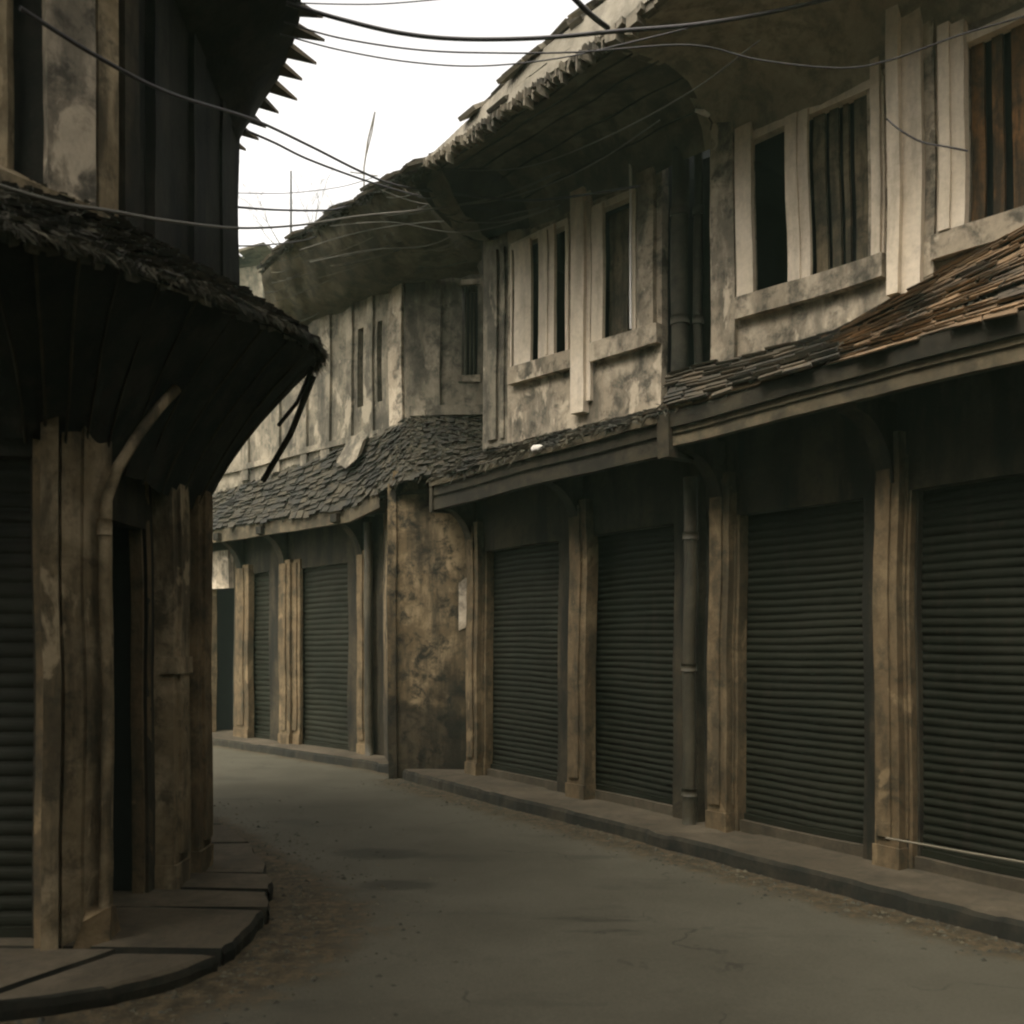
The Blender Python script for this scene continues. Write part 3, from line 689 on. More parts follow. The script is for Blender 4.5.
# pale slab of fallen render lying on the canopy
mb = MB(); q8 = [at(337, 462, 12.2), at(346, 468, 12.0), at(357, 458, 11.9), at(363, 440, 11.95), at(358, 434, 12.1), at(346, 444, 12.3)]
i0 = len(mb.v); mb.v += q8 + [p + Vector((.05, .05, .07)) for p in q8]; mb.t += [.5] * 12
mb.f += [tuple(range(6)), tuple(range(11, 5, -1))] + [(k, (k + 1) % 6, (k + 1) % 6 + 6, k + 6) for k in range(6)]; mb.build('render_lump', 'farwall', far)
# upper walls
u3 = lambda px, d=0: F3U.s_px(px, d)
mb = MB(); wall_holes(mb, F3U, u3(408), u3(190), 3.4, 6.25, -.25, 0, [(u3(363), u3(357), 4.6, 5.6), (u3(382), u3(377), 4.6, 5.6)]); mb.build('upper_wall', 'farwall', far)
mb = MB(); mb.box(F3U, u3(408), u3(340), -.8, -.7, 4, 6); mb.build('room', 'inside', far)
for a_, b2 in ((320, 329), (345, 351), (366, 372), (388, 401), (300, 306), (272, 280), (240, 247)):
    mb = MB(); mb.box(F3U, u3(b2, .04), u3(a_, .04), -.02, .04, 4.0, 6.2, .15); mb.build('pilaster', 'farwall' if a_ != 388 else 'wall', far)
FB = Fr(-.05, 11.36, -1, .12, 0, -1)
def sb(px, d=0): return FB.s_px(px, d)
mb = MB(); wall_holes(mb, FB, -.9, 1.25, 3.4, 6.25, -.25, 0, [(sb(478), sb(462), 4.78, 5.86)]); mb.build('bay_wall', 'farwall', far)
mb = MB(); mb.box(FB, 0, .8, -.7, -.6, 4, 6); mb.build('room', 'inside', far)
mb = MB(); mb.box(FB, sb(481, .02), sb(458, .02), -.05, .025, 4.70, 4.78, .1); mb.box(FB, sb(481, .02), sb(458, .02), -.05, .025, 5.86, 5.92, .1); wb = mb.build('window', 'wall', far, label='narrow barred window on the grey bay wall')
for px in (466, 470, 474):
    mb = MB(); mb.tube([FB.p(sb(px), -.06, 4.78), FB.p(sb(px), -.06, 5.86)], .012, 6); mb.build('bar', 'pipe', wb)
mb = MB(); mb.box(F3U, u3(408), u3(215), -.02, .05, 4.16, 4.24, .12); mb.build('string_course', 'farwall', far)
mb = MB(); mb.box(FB, -.1, 1.2, -.02, .06, 4.30, 4.42, .12); mb.build('string_course', 'farwall', far)
mb = MB(); mb.box(FB, sb(440, .05), sb(425, .05), -.02, .05, 4.36, 6.2, .15); mb.build('pilaster', 'farwall', far)
# deep ragged eaves
EO = [at(px, py, Y) for px, py, Y in ((262, 272, 12.5), (276, 258, 12.1), (300, 240, 11.6), (330, 222, 10.9), (360, 204, 10.2), (390, 187, 9.55), (420, 169, 8.95))] + [O1[-1] + FU.u * .25 + Vector((0, 0, -.01)), O1[-1] - FU.u * .1 + Vector((0, 0, .03))]
ue = FU.p(U_END - .02, .0, 5.62)
EI = [F3U.p(u3(px), .02, 5.92) for px in (272, 285, 310, 345, 385)] + [FB.p(sb(px), .02, 5.95) for px in (425, 476)] + [ue + Vector((.0, .12, .08)), ue - FU.u * .15 - FU.n * .1]
mb = MB(); loft(mb, EI, EO, 70, 12, lambda v: (v ** 1.1, -.12 * math.sin(math.pi * v)), jit=.07); mb.build('coved_soffit', 'cove', far, smooth=True)
mb = MB()
def arcA(v): return I1[-1] * (1 - v ** 1.5) + O1[-1] * v ** 1.5 + Vector((0, 0, .34 * math.sin(math.pi * v ** .9) + .03))
def arcB(v): return EI[-2] * (1 - v ** 1.1) + EO[-2] * v ** 1.1 + Vector((0, 0, -.12 * math.sin(math.pi * v) - .02))
mb.grid(lambda u, v: arcA(v) * (1 - u) + arcB(v) * u + FU.u * .12 * (1 - u) * 0 + noise.noise_vector(arcA(v) * 3 + Vector((0, 0, u))) * .03 * math.sin(math.pi * u), 8, 12); mb.build('eave_return', 'soot', far, smooth=True)
TOP = [p + Vector((1.6, 1.6, 1.5)) for p in EO]
mb = MB(); tiles(mb, [p + Vector((0, 0, .03)) for p in EO], TOP, 10, .22, .03, 1.0, over=.08); mb.build('roof_tiles', 'oldtile', far)
mb = MB(); fibres(mb, [p + Vector((0, 0, .0)) for p in EO], EI, 1500, .08, .006, vlim=(-.02, .06), lift=.03)
for k in range(30):   # loose laths and dead creepers hanging under the eaves
    u = random.uniform(0, .95); v = random.uniform(.25, 1); a = lerp_poly(EO, u) * v + lerp_poly(EI, u) * (1 - v)
    u2 = min(1, u + random.uniform(.1, .35)); b_ = lerp_poly(EO, u2) * (v - .1) + lerp_poly(EI, u2) * (1.1 - v)
    sg = random.uniform(.01, .05); mb.tube([a * (1 - q / 10) + b_ * (q / 10) + Vector((-.05, -.05, -.10 - sg * 4 * (q / 10) * (1 - q / 10))) for q in range(11)], random.uniform(.003, .008), 5, random.random())
mb.build('hanging_laths', 'thatch', far)

# ------------------------------------------------------------------ LEFT: corner house
corner = thing('corner_house', 'dark corner shophouse on the left with peeling pillars and shaggy tiled canopy', 'building', (-2.4, 5.2, 0))
FC = Fr(-4.8, 4.62, 1, 0, 0, -1)       # front that faces the camera; s = x + 4.8
FS = Fr(-2.09, 4.9, .03, 1, 1, 0)        # side that runs along the street; s = y - 4.9
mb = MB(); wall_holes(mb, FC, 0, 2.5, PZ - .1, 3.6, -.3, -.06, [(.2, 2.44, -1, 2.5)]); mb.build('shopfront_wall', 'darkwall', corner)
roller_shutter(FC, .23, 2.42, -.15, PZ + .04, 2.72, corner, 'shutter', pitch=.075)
mb = MB(); mb.box(FC, 2.445, 2.48, -.14, -.05, PZ, 2.9, .12); mb.build('door_jamb', 'lintel', corner)
# corner pier made of several pilasters
def pier(P0, P1, dep, z1, name='pillar', mat='lwall', z0=PZ - .02):
    P0, P1 = Vector((*P0, 0)), Vector((*P1, 0)); n = Vector(((P1 - P0).y, -(P1 - P0).x, 0)).normalized(); b_ = -n * dep
    mb = MB(); mb.hexa([P0 + Vector((0, 0, z0)), P1 + Vector((0, 0, z0)), P1 + b_ + Vector((0, 0, z0)), P0 + b_ + Vector((0, 0, z0)),
                        P0 + Vector((0, 0, z1)), P1 + Vector((0, 0, z1)), P1 + b_ + Vector((0, 0, z1)), P0 + b_ + Vector((0, 0, z1))], .08)
    return mb.build(name, mat if name != 'plinth' else 'pillar', corner)
pier((-2.33, 4.62), (-2.26, 4.60), .3, 3.0, 'pillar', 'pillar')
pier((-2.26, 4.55), (-2.19, 4.58), .3, 3.0)
pier((-2.20, 4.64), (-2.125, 4.72), .4, 3.0)
pier((-2.12, 4.70), (-2.065, 4.90), .4, 3.0)
mb = MB(); mb.hexa([Vector(p) for p in [(-2.13, 4.60, PZ - .02), (-1.98, 4.68, PZ - .02), (-2.0, 4.86, PZ - .02), (-2.16, 4.78, PZ - .02), (-2.09, 4.62, .22), (-1.99, 4.71, .27), (-2.03, 4.85, .24), (-2.13, 4.77, .28)]], .05); mb.build('pipe_shoe', 'pillar', corner)
mb = MB(); pz = [Vector((-2.045, 4.76, .2 + .15 * k)) for k in range(14)] + [Vector(p) for p in [(-2.04, 4.77, 2.3), (-2.0, 4.82, 2.48), (-1.93, 4.92, 2.68), (-1.86, 5.02, 2.84), (-1.80, 5.10, 2.95)]]
mb.tube(pz, .028, 10); mb.tube([Vector((-2.045, 4.76, 2.12)), Vector((-2.045, 4.76, 2.2))], .038, 10); mb.build('drainpipe', 'lwall', corner, smooth=True)
mb = MB(); mb.box(FS, .70, .74, -.9, -.165, 0, 3.2, .5); mb.box(FS, .0, .03, -.9, -.2, 0, 3.2, .5); mb.box(FS, -.1, .74, -.9, -.1, 2.6, 2.65, .5); mb.build('room', 'inside', corner)
# doorway on the side
mb = MB(); wall_holes(mb, FS, 0, 1.5, PZ - .1, 3.6, -.16, -.07, [(.02, .66, -1, 2.25)]); mb.build('side_wall', 'lintel', corner)
mb = MB(); mb.box(FS, -.1, 1.2, -.5, -.46, 0, 2.4); d_ = mb.build('door', 'shutter', corner, label='dark boarded door deep in its recess')
for k in range(24):
    mb = MB() if k == 0 else mb; mb.box(FS, -.05, .72, -.46, -.45, .2 + .09 * k, .275 + .09 * k, .4)
mb.build('door_boards', 'shutter', d_)
fluted(FS, .64, .73, -.16, -.09, PZ, 2.9, corner, 'pillar', 'door_jamb', False)
fluted(FS, .76, .98, -.12, .05, PZ, 2.95, corner, 'lwall'); 
mb = MB(); mb.tube([FS.p(.99, .04, .2 + .2 * k) for k in range(13)], .022, 8); mb.build('conduit', 'lwall', corner, smooth=True)
fluted(FS, 1.02, 1.12, -.12, -.02, PZ, 2.9, corner, 'pillar', 'door_jamb', False)
fluted(FS, 1.14, 1.36, -.12, .06, PZ, 2.95, corner, 'pillar')
mb = MB(); mb.box(FS, .74, 1.0, -.02, .08, 1.40, 1.50, .06); mb.build('pillar_band', 'lwall', corner)
mb = MB(); mb.hexa([Vector(p) for p in [(-2.06, 6.3, 0), (-2.25, 6.1, 0), (-5, 8.2, 0), (-4.9, 8.5, 0), (-2.06, 6.3, 5.3), (-2.25, 6.1, 5.3), (-5, 8.2, 5.3), (-4.9, 8.5, 5.3)]], .3); mb.build('back_wall', 'darkwall', corner)
# canopy: eave line, cove beneath, shaggy tiles on top
CE = smooth_poly([(-5.2, 3.45, 3.10), (-3.2, 3.45, 3.12), (-2.25, 3.5, 3.14), (-1.86, 3.75, 3.17), (-1.66, 4.4, 3.27), (-1.42, 5.3, 3.37), (-1.22, 6.1, 3.46), (-1.45, 6.75, 3.46), (-2.4, 7.5, 3.45), (-4.2, 8.9, 3.4)], 1)
CW = smooth_poly([(-5.2, 4.60, 2.6), (-3.2, 4.60, 2.6), (-2.50, 4.58, 2.58), (-2.25, 4.60, 2.55), (-2.10, 4.85, 2.5), (-2.05, 5.5, 2.48), (-2.0, 6.2, 2.42), (-2.15, 6.4, 2.45), (-2.9, 7.0, 2.5), (-4.6, 8.3, 2.5)], 1)
CU = smooth_poly([(-5.2, 4.52, 3.80), (-3.2, 4.52, 3.80), (-2.45, 4.50, 3.78), (-2.2, 4.55, 3.74), (-2.0, 4.85, 3.74), (-1.97, 5.6, 3.85), (-1.93, 6.6, 4.05), (-2.1, 6.85, 4.05), (-2.9, 7.4, 4.0), (-4.6, 8.6, 3.9)], 1)
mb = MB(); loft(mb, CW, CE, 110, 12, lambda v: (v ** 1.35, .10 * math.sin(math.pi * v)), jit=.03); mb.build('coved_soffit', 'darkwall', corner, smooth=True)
CE2 = [p + Vector((0, 0, .05)) for p in CE]
mb = MB(); tiles(mb, CE2, CU, 13, .11, .014, 1.2, over=.04); mb.build('canopy_tiles', 'mosstile', corner)
mb = MB(); loft(mb, CE, CE2, 100, 1); loft(mb, CE2, CU, 100, 4); mb.build('canopy_deck', 'soot', corner)
mb = MB(); fibres(mb, CE2, CU, 9000, .07, .004, lift=.035, spread=.3); fibres(mb, CE2, CU, 11000, .075, .0035, vlim=(-.07, .12), lift=.03, spread=.3); mb.build('moss', 'thatch', corner)
mb = MB()
for k in range(13):
    u = .30 + .45 * k / 12; mb.tube([lerp_poly(CW, u) * (1 - f) + lerp_poly(CE, u) * f + Vector((0, 0, .10 * math.sin(math.pi * v) - .012)) for v, f in ((v, v ** 1.35) for v in [q / 8 for q in range(9)])], .007, 6)
mb.build('rib', 'darkwood', corner)
mb = MB()
for k in range(200):
    u = random.random(); a = lerp_poly(CE, u); b_ = lerp_poly(CE, min(1, u + random.uniform(.004, .012))); h = random.uniform(.005, .04)
    mb.hexa([a + Vector((0, 0, -h)), b_ + Vector((0, 0, -h * random.uniform(.3, 1))), b_ + Vector((-.02, .01, 0)), a + Vector((-.02, .01, 0)), a + Vector((0, 0, .05)), b_ + Vector((0, 0, .05)), b_ + Vector((-.02, .01, .05)), a + Vector((-.02, .01, .05))], .3, random.random())
mb.build('ragged_edge', 'thatch', corner)
# struts that carry the canopy at its far end
for a, b_, r in (((-1.30, 6.25, 3.34), (-1.72, 6.55, 2.70), .020), ((-1.30, 6.2, 3.38), (-1.62, 6.62, 3.10), .014)):
    mb = MB(); mb.tube([Vector(a), (Vector(a) + Vector(b_)) / 2 + Vector((.02, 0, -.03)), Vector(b_)], r, 8); mb.build('strut', 'darkwood', corner)
# upper storey
UPL = [(-5.2, 4.52), (-2.80, 4.52), (-2.2, 4.55), (-2.0, 4.82), (-1.97, 5.5), (-1.92, 6.7), (-3.0, 7.5), (-4.8, 8.8)]
mb = MB()
for i in range(len(UPL) - 1):
    if i == 1: continue
    a, b_ = Vector((*UPL[i], 0)), Vector((*UPL[i + 1], 0)); n = Vector(((b_ - a).y, -(b_ - a).x, 0)).normalized() * -.2
    z = Vector((0, 0, 3.4)); z2 = Vector((0, 0, 5.9 if i < 4 else 5.5)); mb.hexa([a + z, b_ + z, b_ + n + z, a + n + z, a + z2, b_ + z2, b_ + n + z2, a + n + z2], .2)
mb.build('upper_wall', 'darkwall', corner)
FCU = Fr(-4.8, 4.52, 1, 0, 0, -1)
mb = MB(); wall_holes(mb, FCU, 1.9, 2.6, 3.4, 6, -.2, 0, [(2.1, 2.42, 4.0, 5.7)]); mb.box(FCU, 1.8, 2.7, -.6, -.55, 3.6, 6); uw = mb.build('upper_wall', 'darkwall', corner)
mb = MB(); mb.box(FCU, 2.08, 2.44, -.14, -.10, 3.95, 5.8, .2); wn = mb.build('window', 'darkwood', corner, label='dark shuttered upper window between pale jambs')
mb = MB(); mb.box(FCU, 2.22, 2.25, -.10, -.07, 3.95, 5.8, .2); mb.build('leaf_batten', 'darkwood', wn)
def upier(P0, P1, dep, z0, z1, mat, name='pilaster'):
    P0, P1 = Vector((*P0, 0)), Vector((*P1, 0)); n = Vector(((P1 - P0).y, -(P1 - P0).x, 0)).normalized(); b_ = -n * dep
    mb = MB(); mb.hexa([P0 + Vector((0, 0, z0)), P1 + Vector((0, 0, z0)), P1 + b_ + Vector((0, 0, z0)), P0 + b_ + Vector((0, 0, z0)),
                        P0 + Vector((0, 0, z1)), P1 + Vector((0, 0, z1)), P1 + b_ + Vector((0, 0, z1)), P0 + b_ + Vector((0, 0, z1))], .08)
    return mb.build(name, mat, corner)
upier((-2.62, 4.46), (-2.38, 4.46), .15, 3.6, 6, 'lwall')
upier((-2.19, 4.46), (-2.02, 4.60), .12, 3.6, 6, 'wall'); upier((-2.015, 4.62), (-1.965, 4.74), .1, 3.6, 6, 'lwall')
upier((-1.955, 4.80), (-1.93, 4.92), .1, 3.6, 5.3, 'lintel')
for y0, y1 in ((5.15, 5.35), (5.75, 5.95), (6.3, 6.5)): upier((-1.93 + (y0 - 5) * .01, y0), (-1.93 + (y1 - 5) * .01, y1), .08, 3.7, 5.5, 'darkwall')
mb = MB(); mb.hexa([Vector(p) for p in [(-2.5, 4.2, 3.62), (-1.98, 4.52, 3.58), (-1.95, 4.65, 3.58), (-2.5, 4.5, 3.62), (-2.5, 4.2, 3.78), (-1.98, 4.52, 3.66), (-1.95, 4.65, 3.66), (-2.5, 4.5, 3.9)]], .1); mb.build('sill', 'lwall', wn)
# main roof of the corner house with pointed eave tiles against the sky
RE = smooth_poly([(-5.2, 3.3, 5.6), (-2.8, 3.35, 5.6), (-1.65, 3.7, 5.6), (-1.22, 4.6, 5.6), (-1.24, 5.5, 5.6), (-1.38, 6.15, 5.60), (-1.66, 6.75, 5.57), (-1.93, 7.05, 5.52), (-2.6, 7.9, 5.5), (-4.4, 9.4, 5.5)], 1)
RW = smooth_poly([(-5.2, 4.5, 5.45), (-2.8, 4.5, 5.45), (-2.2, 4.54, 5.45), (-1.98, 4.82, 5.40), (-1.95, 5.5, 5.3), (-1.93, 6.1, 5.2), (-1.91, 6.5, 5.12), (-1.92, 6.72, 5.08), (-2.9, 7.5, 5.2), (-4.7, 8.8, 5.3)], 1)
mb = MB(); loft(mb, RW, RE, 100, 8, lambda v: (v ** 1.3, 0), jit=.02); mb.build('roof_soffit', 'darkwall', corner, smooth=True)
RT = [Vector((p.x - 1.8, p.y + .2, p.z + 1.3)) for p in RE]
mb = MB(); tiles(mb, [p + Vector((-.10, -.03, .08)) for p in RE], RT, 8, .2, .03, .4, over=0); mb.build('roof_tiles', 'oldtile', corner)
mb = MB(); tot = 0; acc = []
for i in range(400):
    acc.append(lerp_poly(RE, i / 399))
L = [0]
for i in range(399): L.append(L[-1] + (acc[i + 1] - acc[i]).length)
step = .21; k = 0
while k * step < L[-1] - .2:
    def P(s):
        for i in range(399):
            if L[i + 1] >= s: return acc[i]
        return acc[-1]
    a, b_ = P(k * step), P(k * step + step * .96); m_ = (a + b_) / 2; al = (b_ - a).normalized(); out = Vector((al.y, -al.x, 0))
    ln = random.uniform(.12, .20); tip = m_ + out * ln + al * random.uniform(-.02, .05) + Vector((0, 0, -.02 - random.uniform(0, .03)))
    i = len(mb.v); up = Vector((0, 0, .055)); a_ = a - out * .15; bb = b_ - out * .15
    mb.v += [a_, bb, tip, a_ + up, bb + up, tip + up * .35]; mb.t += [random.random()] * 6
    mb.f += [(i, i + 2, i + 1), (i + 3, i + 4, i + 5), (i, i + 3, i + 5, i + 2), (i + 1, i + 2, i + 5, i + 4), (i, i + 1, i + 4, i + 3)]
    k += 1
mb.build('pointed_eave_tiles', 'oldtile', corner)

# ------------------------------------------------------------------ unseen houses added behind the camera to block low sky light
def plain_house(P0, P1, nx, ny, label, H=8.6):  # default height raised to deepen the shade low in the street
    F = Fr(P0[0], P0[1], P1[0] - P0[0], P1[1] - P0[1], nx, ny); L_ = math.hypot(P1[0] - P0[0], P1[1] - P0[1])
    t_ = thing('shophouse', label, 'building', (P0[0], P0[1], 0)); n = max(1, round(L_ / 2.2)); w_ = L_ / n
    ho = [(i * w_ + .25, (i + 1) * w_ - .25, 0, 2.5) for i in range(n)]; hu = [(i * w_ + .5, (i + 1) * w_ - .5, z, z + 1.2) for i in range(n) for z in (4.2, 6.6)]
    mb = MB(); wall_holes(mb, F, 0, L_, .05, H + .1, -.25, 0, ho + hu, .5); mb.build('wall', 'lintel', t_)
    mb = MB(); mb.box(F, 0, L_, -1.2, -1.1, 0, H + .3, 1); mb.build('room', 'inside', t_)
    for a, b_, z0, z1 in ho: roller_shutter(F, a, b_, -.15, .2, 2.5, t_)
    for a, b_, z0, z1 in hu:
        mb = MB(); mb.box(F, a, (a + b_) / 2 - .03, -.05, .02, z0, z1, .4); mb.box(F, (a + b_) / 2 + .03, b_, -.05, .02, z0, z1, .4); mb.build('window', 'panel', t_)
    mb = MB(); tiles(mb, [F.p(L_ * i / 8, .95, 3.2) for i in range(9)], [F.p(L_ * i / 8, 0, 3.8) for i in range(9)], 7, .25); mb.box(F, 0, L_, 0, .93, 3.10, 3.16, .5); mb.build('canopy', 'oldtile', t_)
    mb = MB(); tiles(mb, [F.p(L_ * i / 8, 1.15, H) for i in range(9)], [F.p(L_ * i / 8, -1.6, H + 1.7) for i in range(9)], 12, .3); mb.box(F, 0, L_, -1.2, 1.1, H - .1, H - .02, .6); mb.build('roof', 'oldtile', t_)
plain_house((4.5, 2.0), (3.4, -6.5), -1, 0, 'added unseen shophouse behind the camera on the right, blocking sky light')
plain_house((-2.7, 2.5), (-2.5, -6.5), 1, 0, 'added unseen shophouse behind the camera on the left, blocking sky light')
plain_house((-3.2, -8.0), (4.5, -8.2), 0, 1, 'added unseen shophouse across the street behind the camera, blocking sky light')
plain_house((-6.7, 17.2), (-15, 18.8), 0, -1, 'last shophouse hidden round the bend past the dark doorway', 6.2)
# ------------------------------------------------------------------ things beyond and above
hs_ = thing('house', 'small pale house end showing under the sky beyond the bend', 'house', (-5.6, 21, 0))
mb = MB(); mb.hexa([Vector(p) for p in [(-6.6, 20, 0), (-5.25, 20, 0), (-5.25, 24, 0), (-6.6, 24, 0), (-6.6, 20, 9.3), (-5.25, 20, 9.5), (-5.25, 24, 9.5), (-6.6, 24, 9.3)]], .4); mb.build('wall', 'farwall', hs_)
mb = MB(); rf = [Vector((-6.8, 19.7, 9.35)), Vector((-6.2, 19.7, 9.45)), Vector((-5.1, 19.7, 9.75))]; tiles(mb, rf, [p + Vector((0, 2.2, .5)) for p in rf], 5, .25, .05, 1); mb.build('roof', 'paletile', hs_)
mb = MB(); mb.tube([at(291, 255, 24), at(291, 171, 24)], [.035, .022], 8); tag(mb.build('pole', 'cable', dowarp=False), 'thin upright pole rising above the far roof into the sky', 'pole')
mb = MB(); mb.tube([at(364, 205, 18), at(364, 168, 18), at(368, 140, 18), at(375, 112, 18)], .016, 6); mb.tube([at(375, 112, 18), at(372, 132, 18), at(365, 160, 18)], .012, 6); mb.tube([at(350, 172, 18), at(378, 176, 18)], .01, 6)
tag(mb.build('aerial', 'twig', dowarp=False), 'bent wire aerial leaning above the ragged roof edge', 'aerial')
tr = thing('bare_tree', 'leafless tree with fine twigs showing above the far roof', 'tree', (-6.6, 30, 0))
mb = MB(); tips = []
def branch(p, d, l, r, n):
    q = p + d * l; m_ = (p + q) / 2 + Vector((random.uniform(-1, 1), random.uniform(-1, 1), random.uniform(-.5, .5))) * l * .08
    mb.tube([p, m_, q], [r, r * .8, r * .6], 5)
    if n == 0: return
    for _ in range(random.choice((2, 3, 3))):
        nd = (d + Vector((random.uniform(-1, 1), random.uniform(-1, 1), random.uniform(-.3, .6))) * .75).normalized(); branch(q, nd, l * random.uniform(.6, .85), r * .55, n - 1)
mb2 = MB(); mb2.tube([Vector((-6.6, 30, 0)), Vector((-6.55, 30, 5)), Vector((-6.7, 30, 13.0))], [.2, .15, .08], 9); mb2.build('trunk', 'twig', tr, dowarp=False)
for d in ((-.5, 0, 1), (.5, .1, .9), (.1, .3, 1), (.9, 0, .7)): branch(Vector((-6.7, 30, 12.9)), Vector(d).normalized(), 1.15, .035, 5)
mb.build('crown', 'twig', tr, dowarp=False)

# ------------------------------------------------------------------ cables over the street
def cable(pts, r, label, mat='cable', name='cable', group='cables strung across the street'):
    """pts: (px, py, distance); control points joined by a smooth curve"""
    P = [at(*p) for p in pts]; Q = []
    for i in range(len(P) - 1):
        p0, p1, p2, p3 = P[max(i - 1, 0)], P[i], P[i + 1], P[min(i + 2, len(P) - 1)]
        for k in range(8):
            t_ = k / 8; Q.append(.5 * ((2 * p1) + (p2 - p0) * t_ + (2 * p0 - 5 * p1 + 4 * p2 - p3) * t_ ** 2 + (3 * p1 - p0 - 3 * p2 + p3) * t_ ** 3))
    Q.append(P[-1]); mb = MB(); mb.tube(Q, r, 6)
    return tag(mb.build(name, mat, dowarp=False, smooth=True), label, 'cable', group)
cable([(286, 3, 5.8), (340, 19, 5.9), (400, 33, 6.0), (460, 39, 6.1), (540, 38, 6.1), (620, 31, 6.1), (700, 24, 6.1), (790, 8, 6.05), (900, -20, 6.0)], .013, 'thickest black cable sagging across the sky at the top')
cable([(284, 22, 6.0), (340, 38, 6.1), (420, 50, 6.2), (500, 53, 6.2), (580, 52, 6.2), (690, 45, 6.2), (760, 60, 6.1), (840, 68, 5.9), (890, 60, 5.75), (960, 35, 5.5), (1040, 12, 5.3)], .0055, 'black cable second from the top, running on under the near eaves')
cable([(280, 34, 6.1), (340, 50, 6.3), (410, 62, 6.5), (480, 66, 6.6), (560, 58, 6.6), (640, 40, 6.4), (720, 20, 6.2)], .005, 'thin faint cable, third from the top of the sky')
cable([(296, 3, 5.9), (380, 4, 6.0), (470, -4, 6.0)], .004, 'hair-thin wire along the very top edge of the sky')
cable([(570, -6, 5.9), (590, 14, 6.0), (608, 28, 6.2)], .018, 'short thick cable dropping to the right-hand roof edge', group=None)
cable([(20, 8, 3.95), (100, 58, 4.35), (170, 93, 4.95), (252, 119, 6.45), (310, 146, 7.6), (362, 172, 8.1), (400, 186, 8.5), (470, 196, 8.6), (540, 200, 8.3), (640, 186, 7.6)], .010, 'cable slanting down across the corner house to the far eaves')
cable([(245, 130, 6.9), (275, 143, 7.2), (310, 160, 7.8), (370, 182, 8.6), (420, 196, 8.9), (500, 212, 9.0)], .009, 'lower of the two slanting cables in the middle of the sky')
cable([(-10, 183, 3.9), (60, 203, 4.05), (105, 210, 4.35), (170, 221, 5.0), (240, 228, 6.3), (300, 225, 7.5), (360, 216, 8.4), (440, 208, 8.7), (500, 196, 8.6), (560, 172, 8.1)], .009, 'grey cable running level past the corner house above its canopy', 'greycable')
cable([(236, 207, 7.5), (280, 210, 8.5), (330, 210, 9.5), (352, 204, 10.5)], .010, 'short dark wire just above the grey cable by the pole')
cable([(236, 193, 7.5), (290, 193, 9), (340, 187, 10), (372, 178, 10.2)], .004, 'faint wire curving up behind the pole to the aerial')
cable([(236, 246, 7.5), (265, 245, 9), (300, 241, 11), (318, 236, 11.3)], .007, 'lowest short wire near the far roof end')
cable([(300, 250, 11.4), (360, 232, 10.6), (430, 222, 9.3), (500, 222, 8.7), (550, 208, 8.3)], .006, 'grey wire looped under the far and middle eaves', 'greycable', group='wires under the eaves')
cable([(310, 262, 11.4), (370, 250, 10.7), (430, 245, 10.2), (480, 222, 9.4), (540, 208, 8.6)], .006, 'lowest grey wire looped under the far eaves', 'greycable', group='wires under the eaves')
cable([(887, 119, 5.9), (900, 130, 5.85), (922, 142, 5.8), (948, 147, 5.7), (968, 151, 5.65)], .006, 'short slack wire hanging over the wide pale pilaster', group=None)
for i, (q, lab) in enumerate(((( (372, 186, 9.6), (420, 203, 9.2), (480, 203, 8.7), (540, 188, 8.2), (600, 160, 7.6), (660, 120, 7.0)), 'thin wire running under the middle eaves above the pale windows'),
                              (((330, 226, 10.6), (390, 222, 9.8), (450, 232, 9.2), (500, 226, 8.8), (560, 205, 8.3)), 'thin wire sagging from the far eaves to the middle house'),
                              (((440, 170, 8.7), (520, 168, 8.2), (600, 140, 7.4), (690, 92, 6.7), (760, 40, 6.2)), 'thin wire following the long eave line toward the top right'))):
    cable(list(q), .005, lab, 'greycable', group='wires under the eaves')
# pale rope in front of the shutter, bottom right
cable([(886, 838, 5.95), (920, 844, 5.7), (970, 853, 5.35), (1040, 865, 5.0)], .007, 'pale rope stretched low in front of the nearest shutter', 'rope', 'rope', None)
bpy.data.objects['rope']['category'] = 'rope'
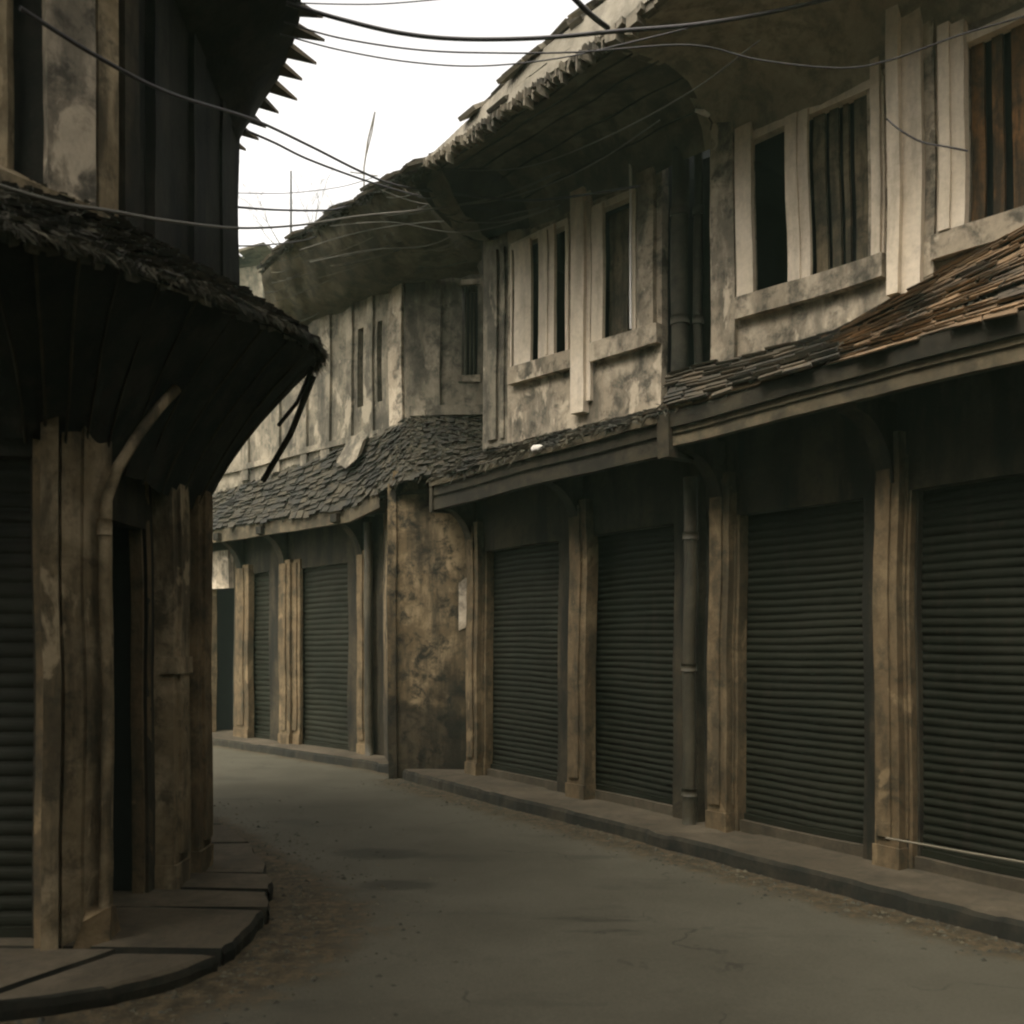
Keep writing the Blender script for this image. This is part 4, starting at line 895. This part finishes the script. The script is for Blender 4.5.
# small lamp on the middle canopy's edge and broken fitting by the recess
lm = thing('lamp', 'small white lamp fixed under the edge of the middle canopy', 'lamp', at(537, 449, FK.depth(537, .05)))
c = Vector(lm.location)
mb = MB(); mb.tube([c + Vector((-.05, 0, -.01)), c + Vector((-.03, 0, .0)), c + Vector((.03, 0, .005)), c + Vector((.06, 0, .02))], [.018, .034, .036, .016], 10); mb.build('shade', 'white', lm, smooth=True, dowarp=False)
mb = MB(); mb.tube([c + Vector((.05, .0, .015)), c + Vector((.09, .05, .05)), c + Vector((.1, .12, .05))], .008, 6); mb.build('lamp_arm', 'pipe', lm, dowarp=False)
fx = thing('broken_fitting', 'small broken white fitting sticking out beside the dark recess', 'fitting', at(703, 113, FU.depth(703, .3)))
c = Vector(fx.location)
mb = MB(); mb.tube([c + Vector((-.06, 0, .02)), c + Vector((0, 0, .006)), c + Vector((.05, .02, -.01))], [.012, .022, .014], 8); mb.build('cap', 'white', fx, dowarp=False)
mb = MB(); mb.tube([c + Vector((.04, .02, -.01)), c + Vector((.09, .1, -.02)), c + Vector((.10, .2, -.02))], .007, 6); mb.build('fitting_arm', 'pipe', fx, dowarp=False)

# ------------------------------------------------------------------ thin far haze, tinted green and added to lift the blacks
hz = MB(); x0, x1, y0, y1, z0, z1 = -405, 405, -305, 605, -1.03, 12.5
c8 = [Vector(p) for p in ((x0, y0, z0), (x1, y0, z0), (x1, y1, z0), (x0, y1, z0), (x0, y0, z1), (x1, y0, z1), (x1, y1, z1), (x0, y1, z1))]
hz.hexa(c8, 5000)
m = bpy.data.materials.new('black_lift_haze'); m.use_nodes = True; t = m.node_tree; t.nodes.clear()
pv_ = t.nodes.new('ShaderNodeVolumePrincipled'); pv_.inputs['Color'].default_value = (.60, .88, .62, 1); pv_.inputs['Density'].default_value = .0022
mo = t.nodes.new('ShaderNodeOutputMaterial'); t.links.new(pv_.outputs[0], mo.inputs['Volume'])
ho = hz.build('haze', m, dowarp=False); ho['kind'] = 'stuff'
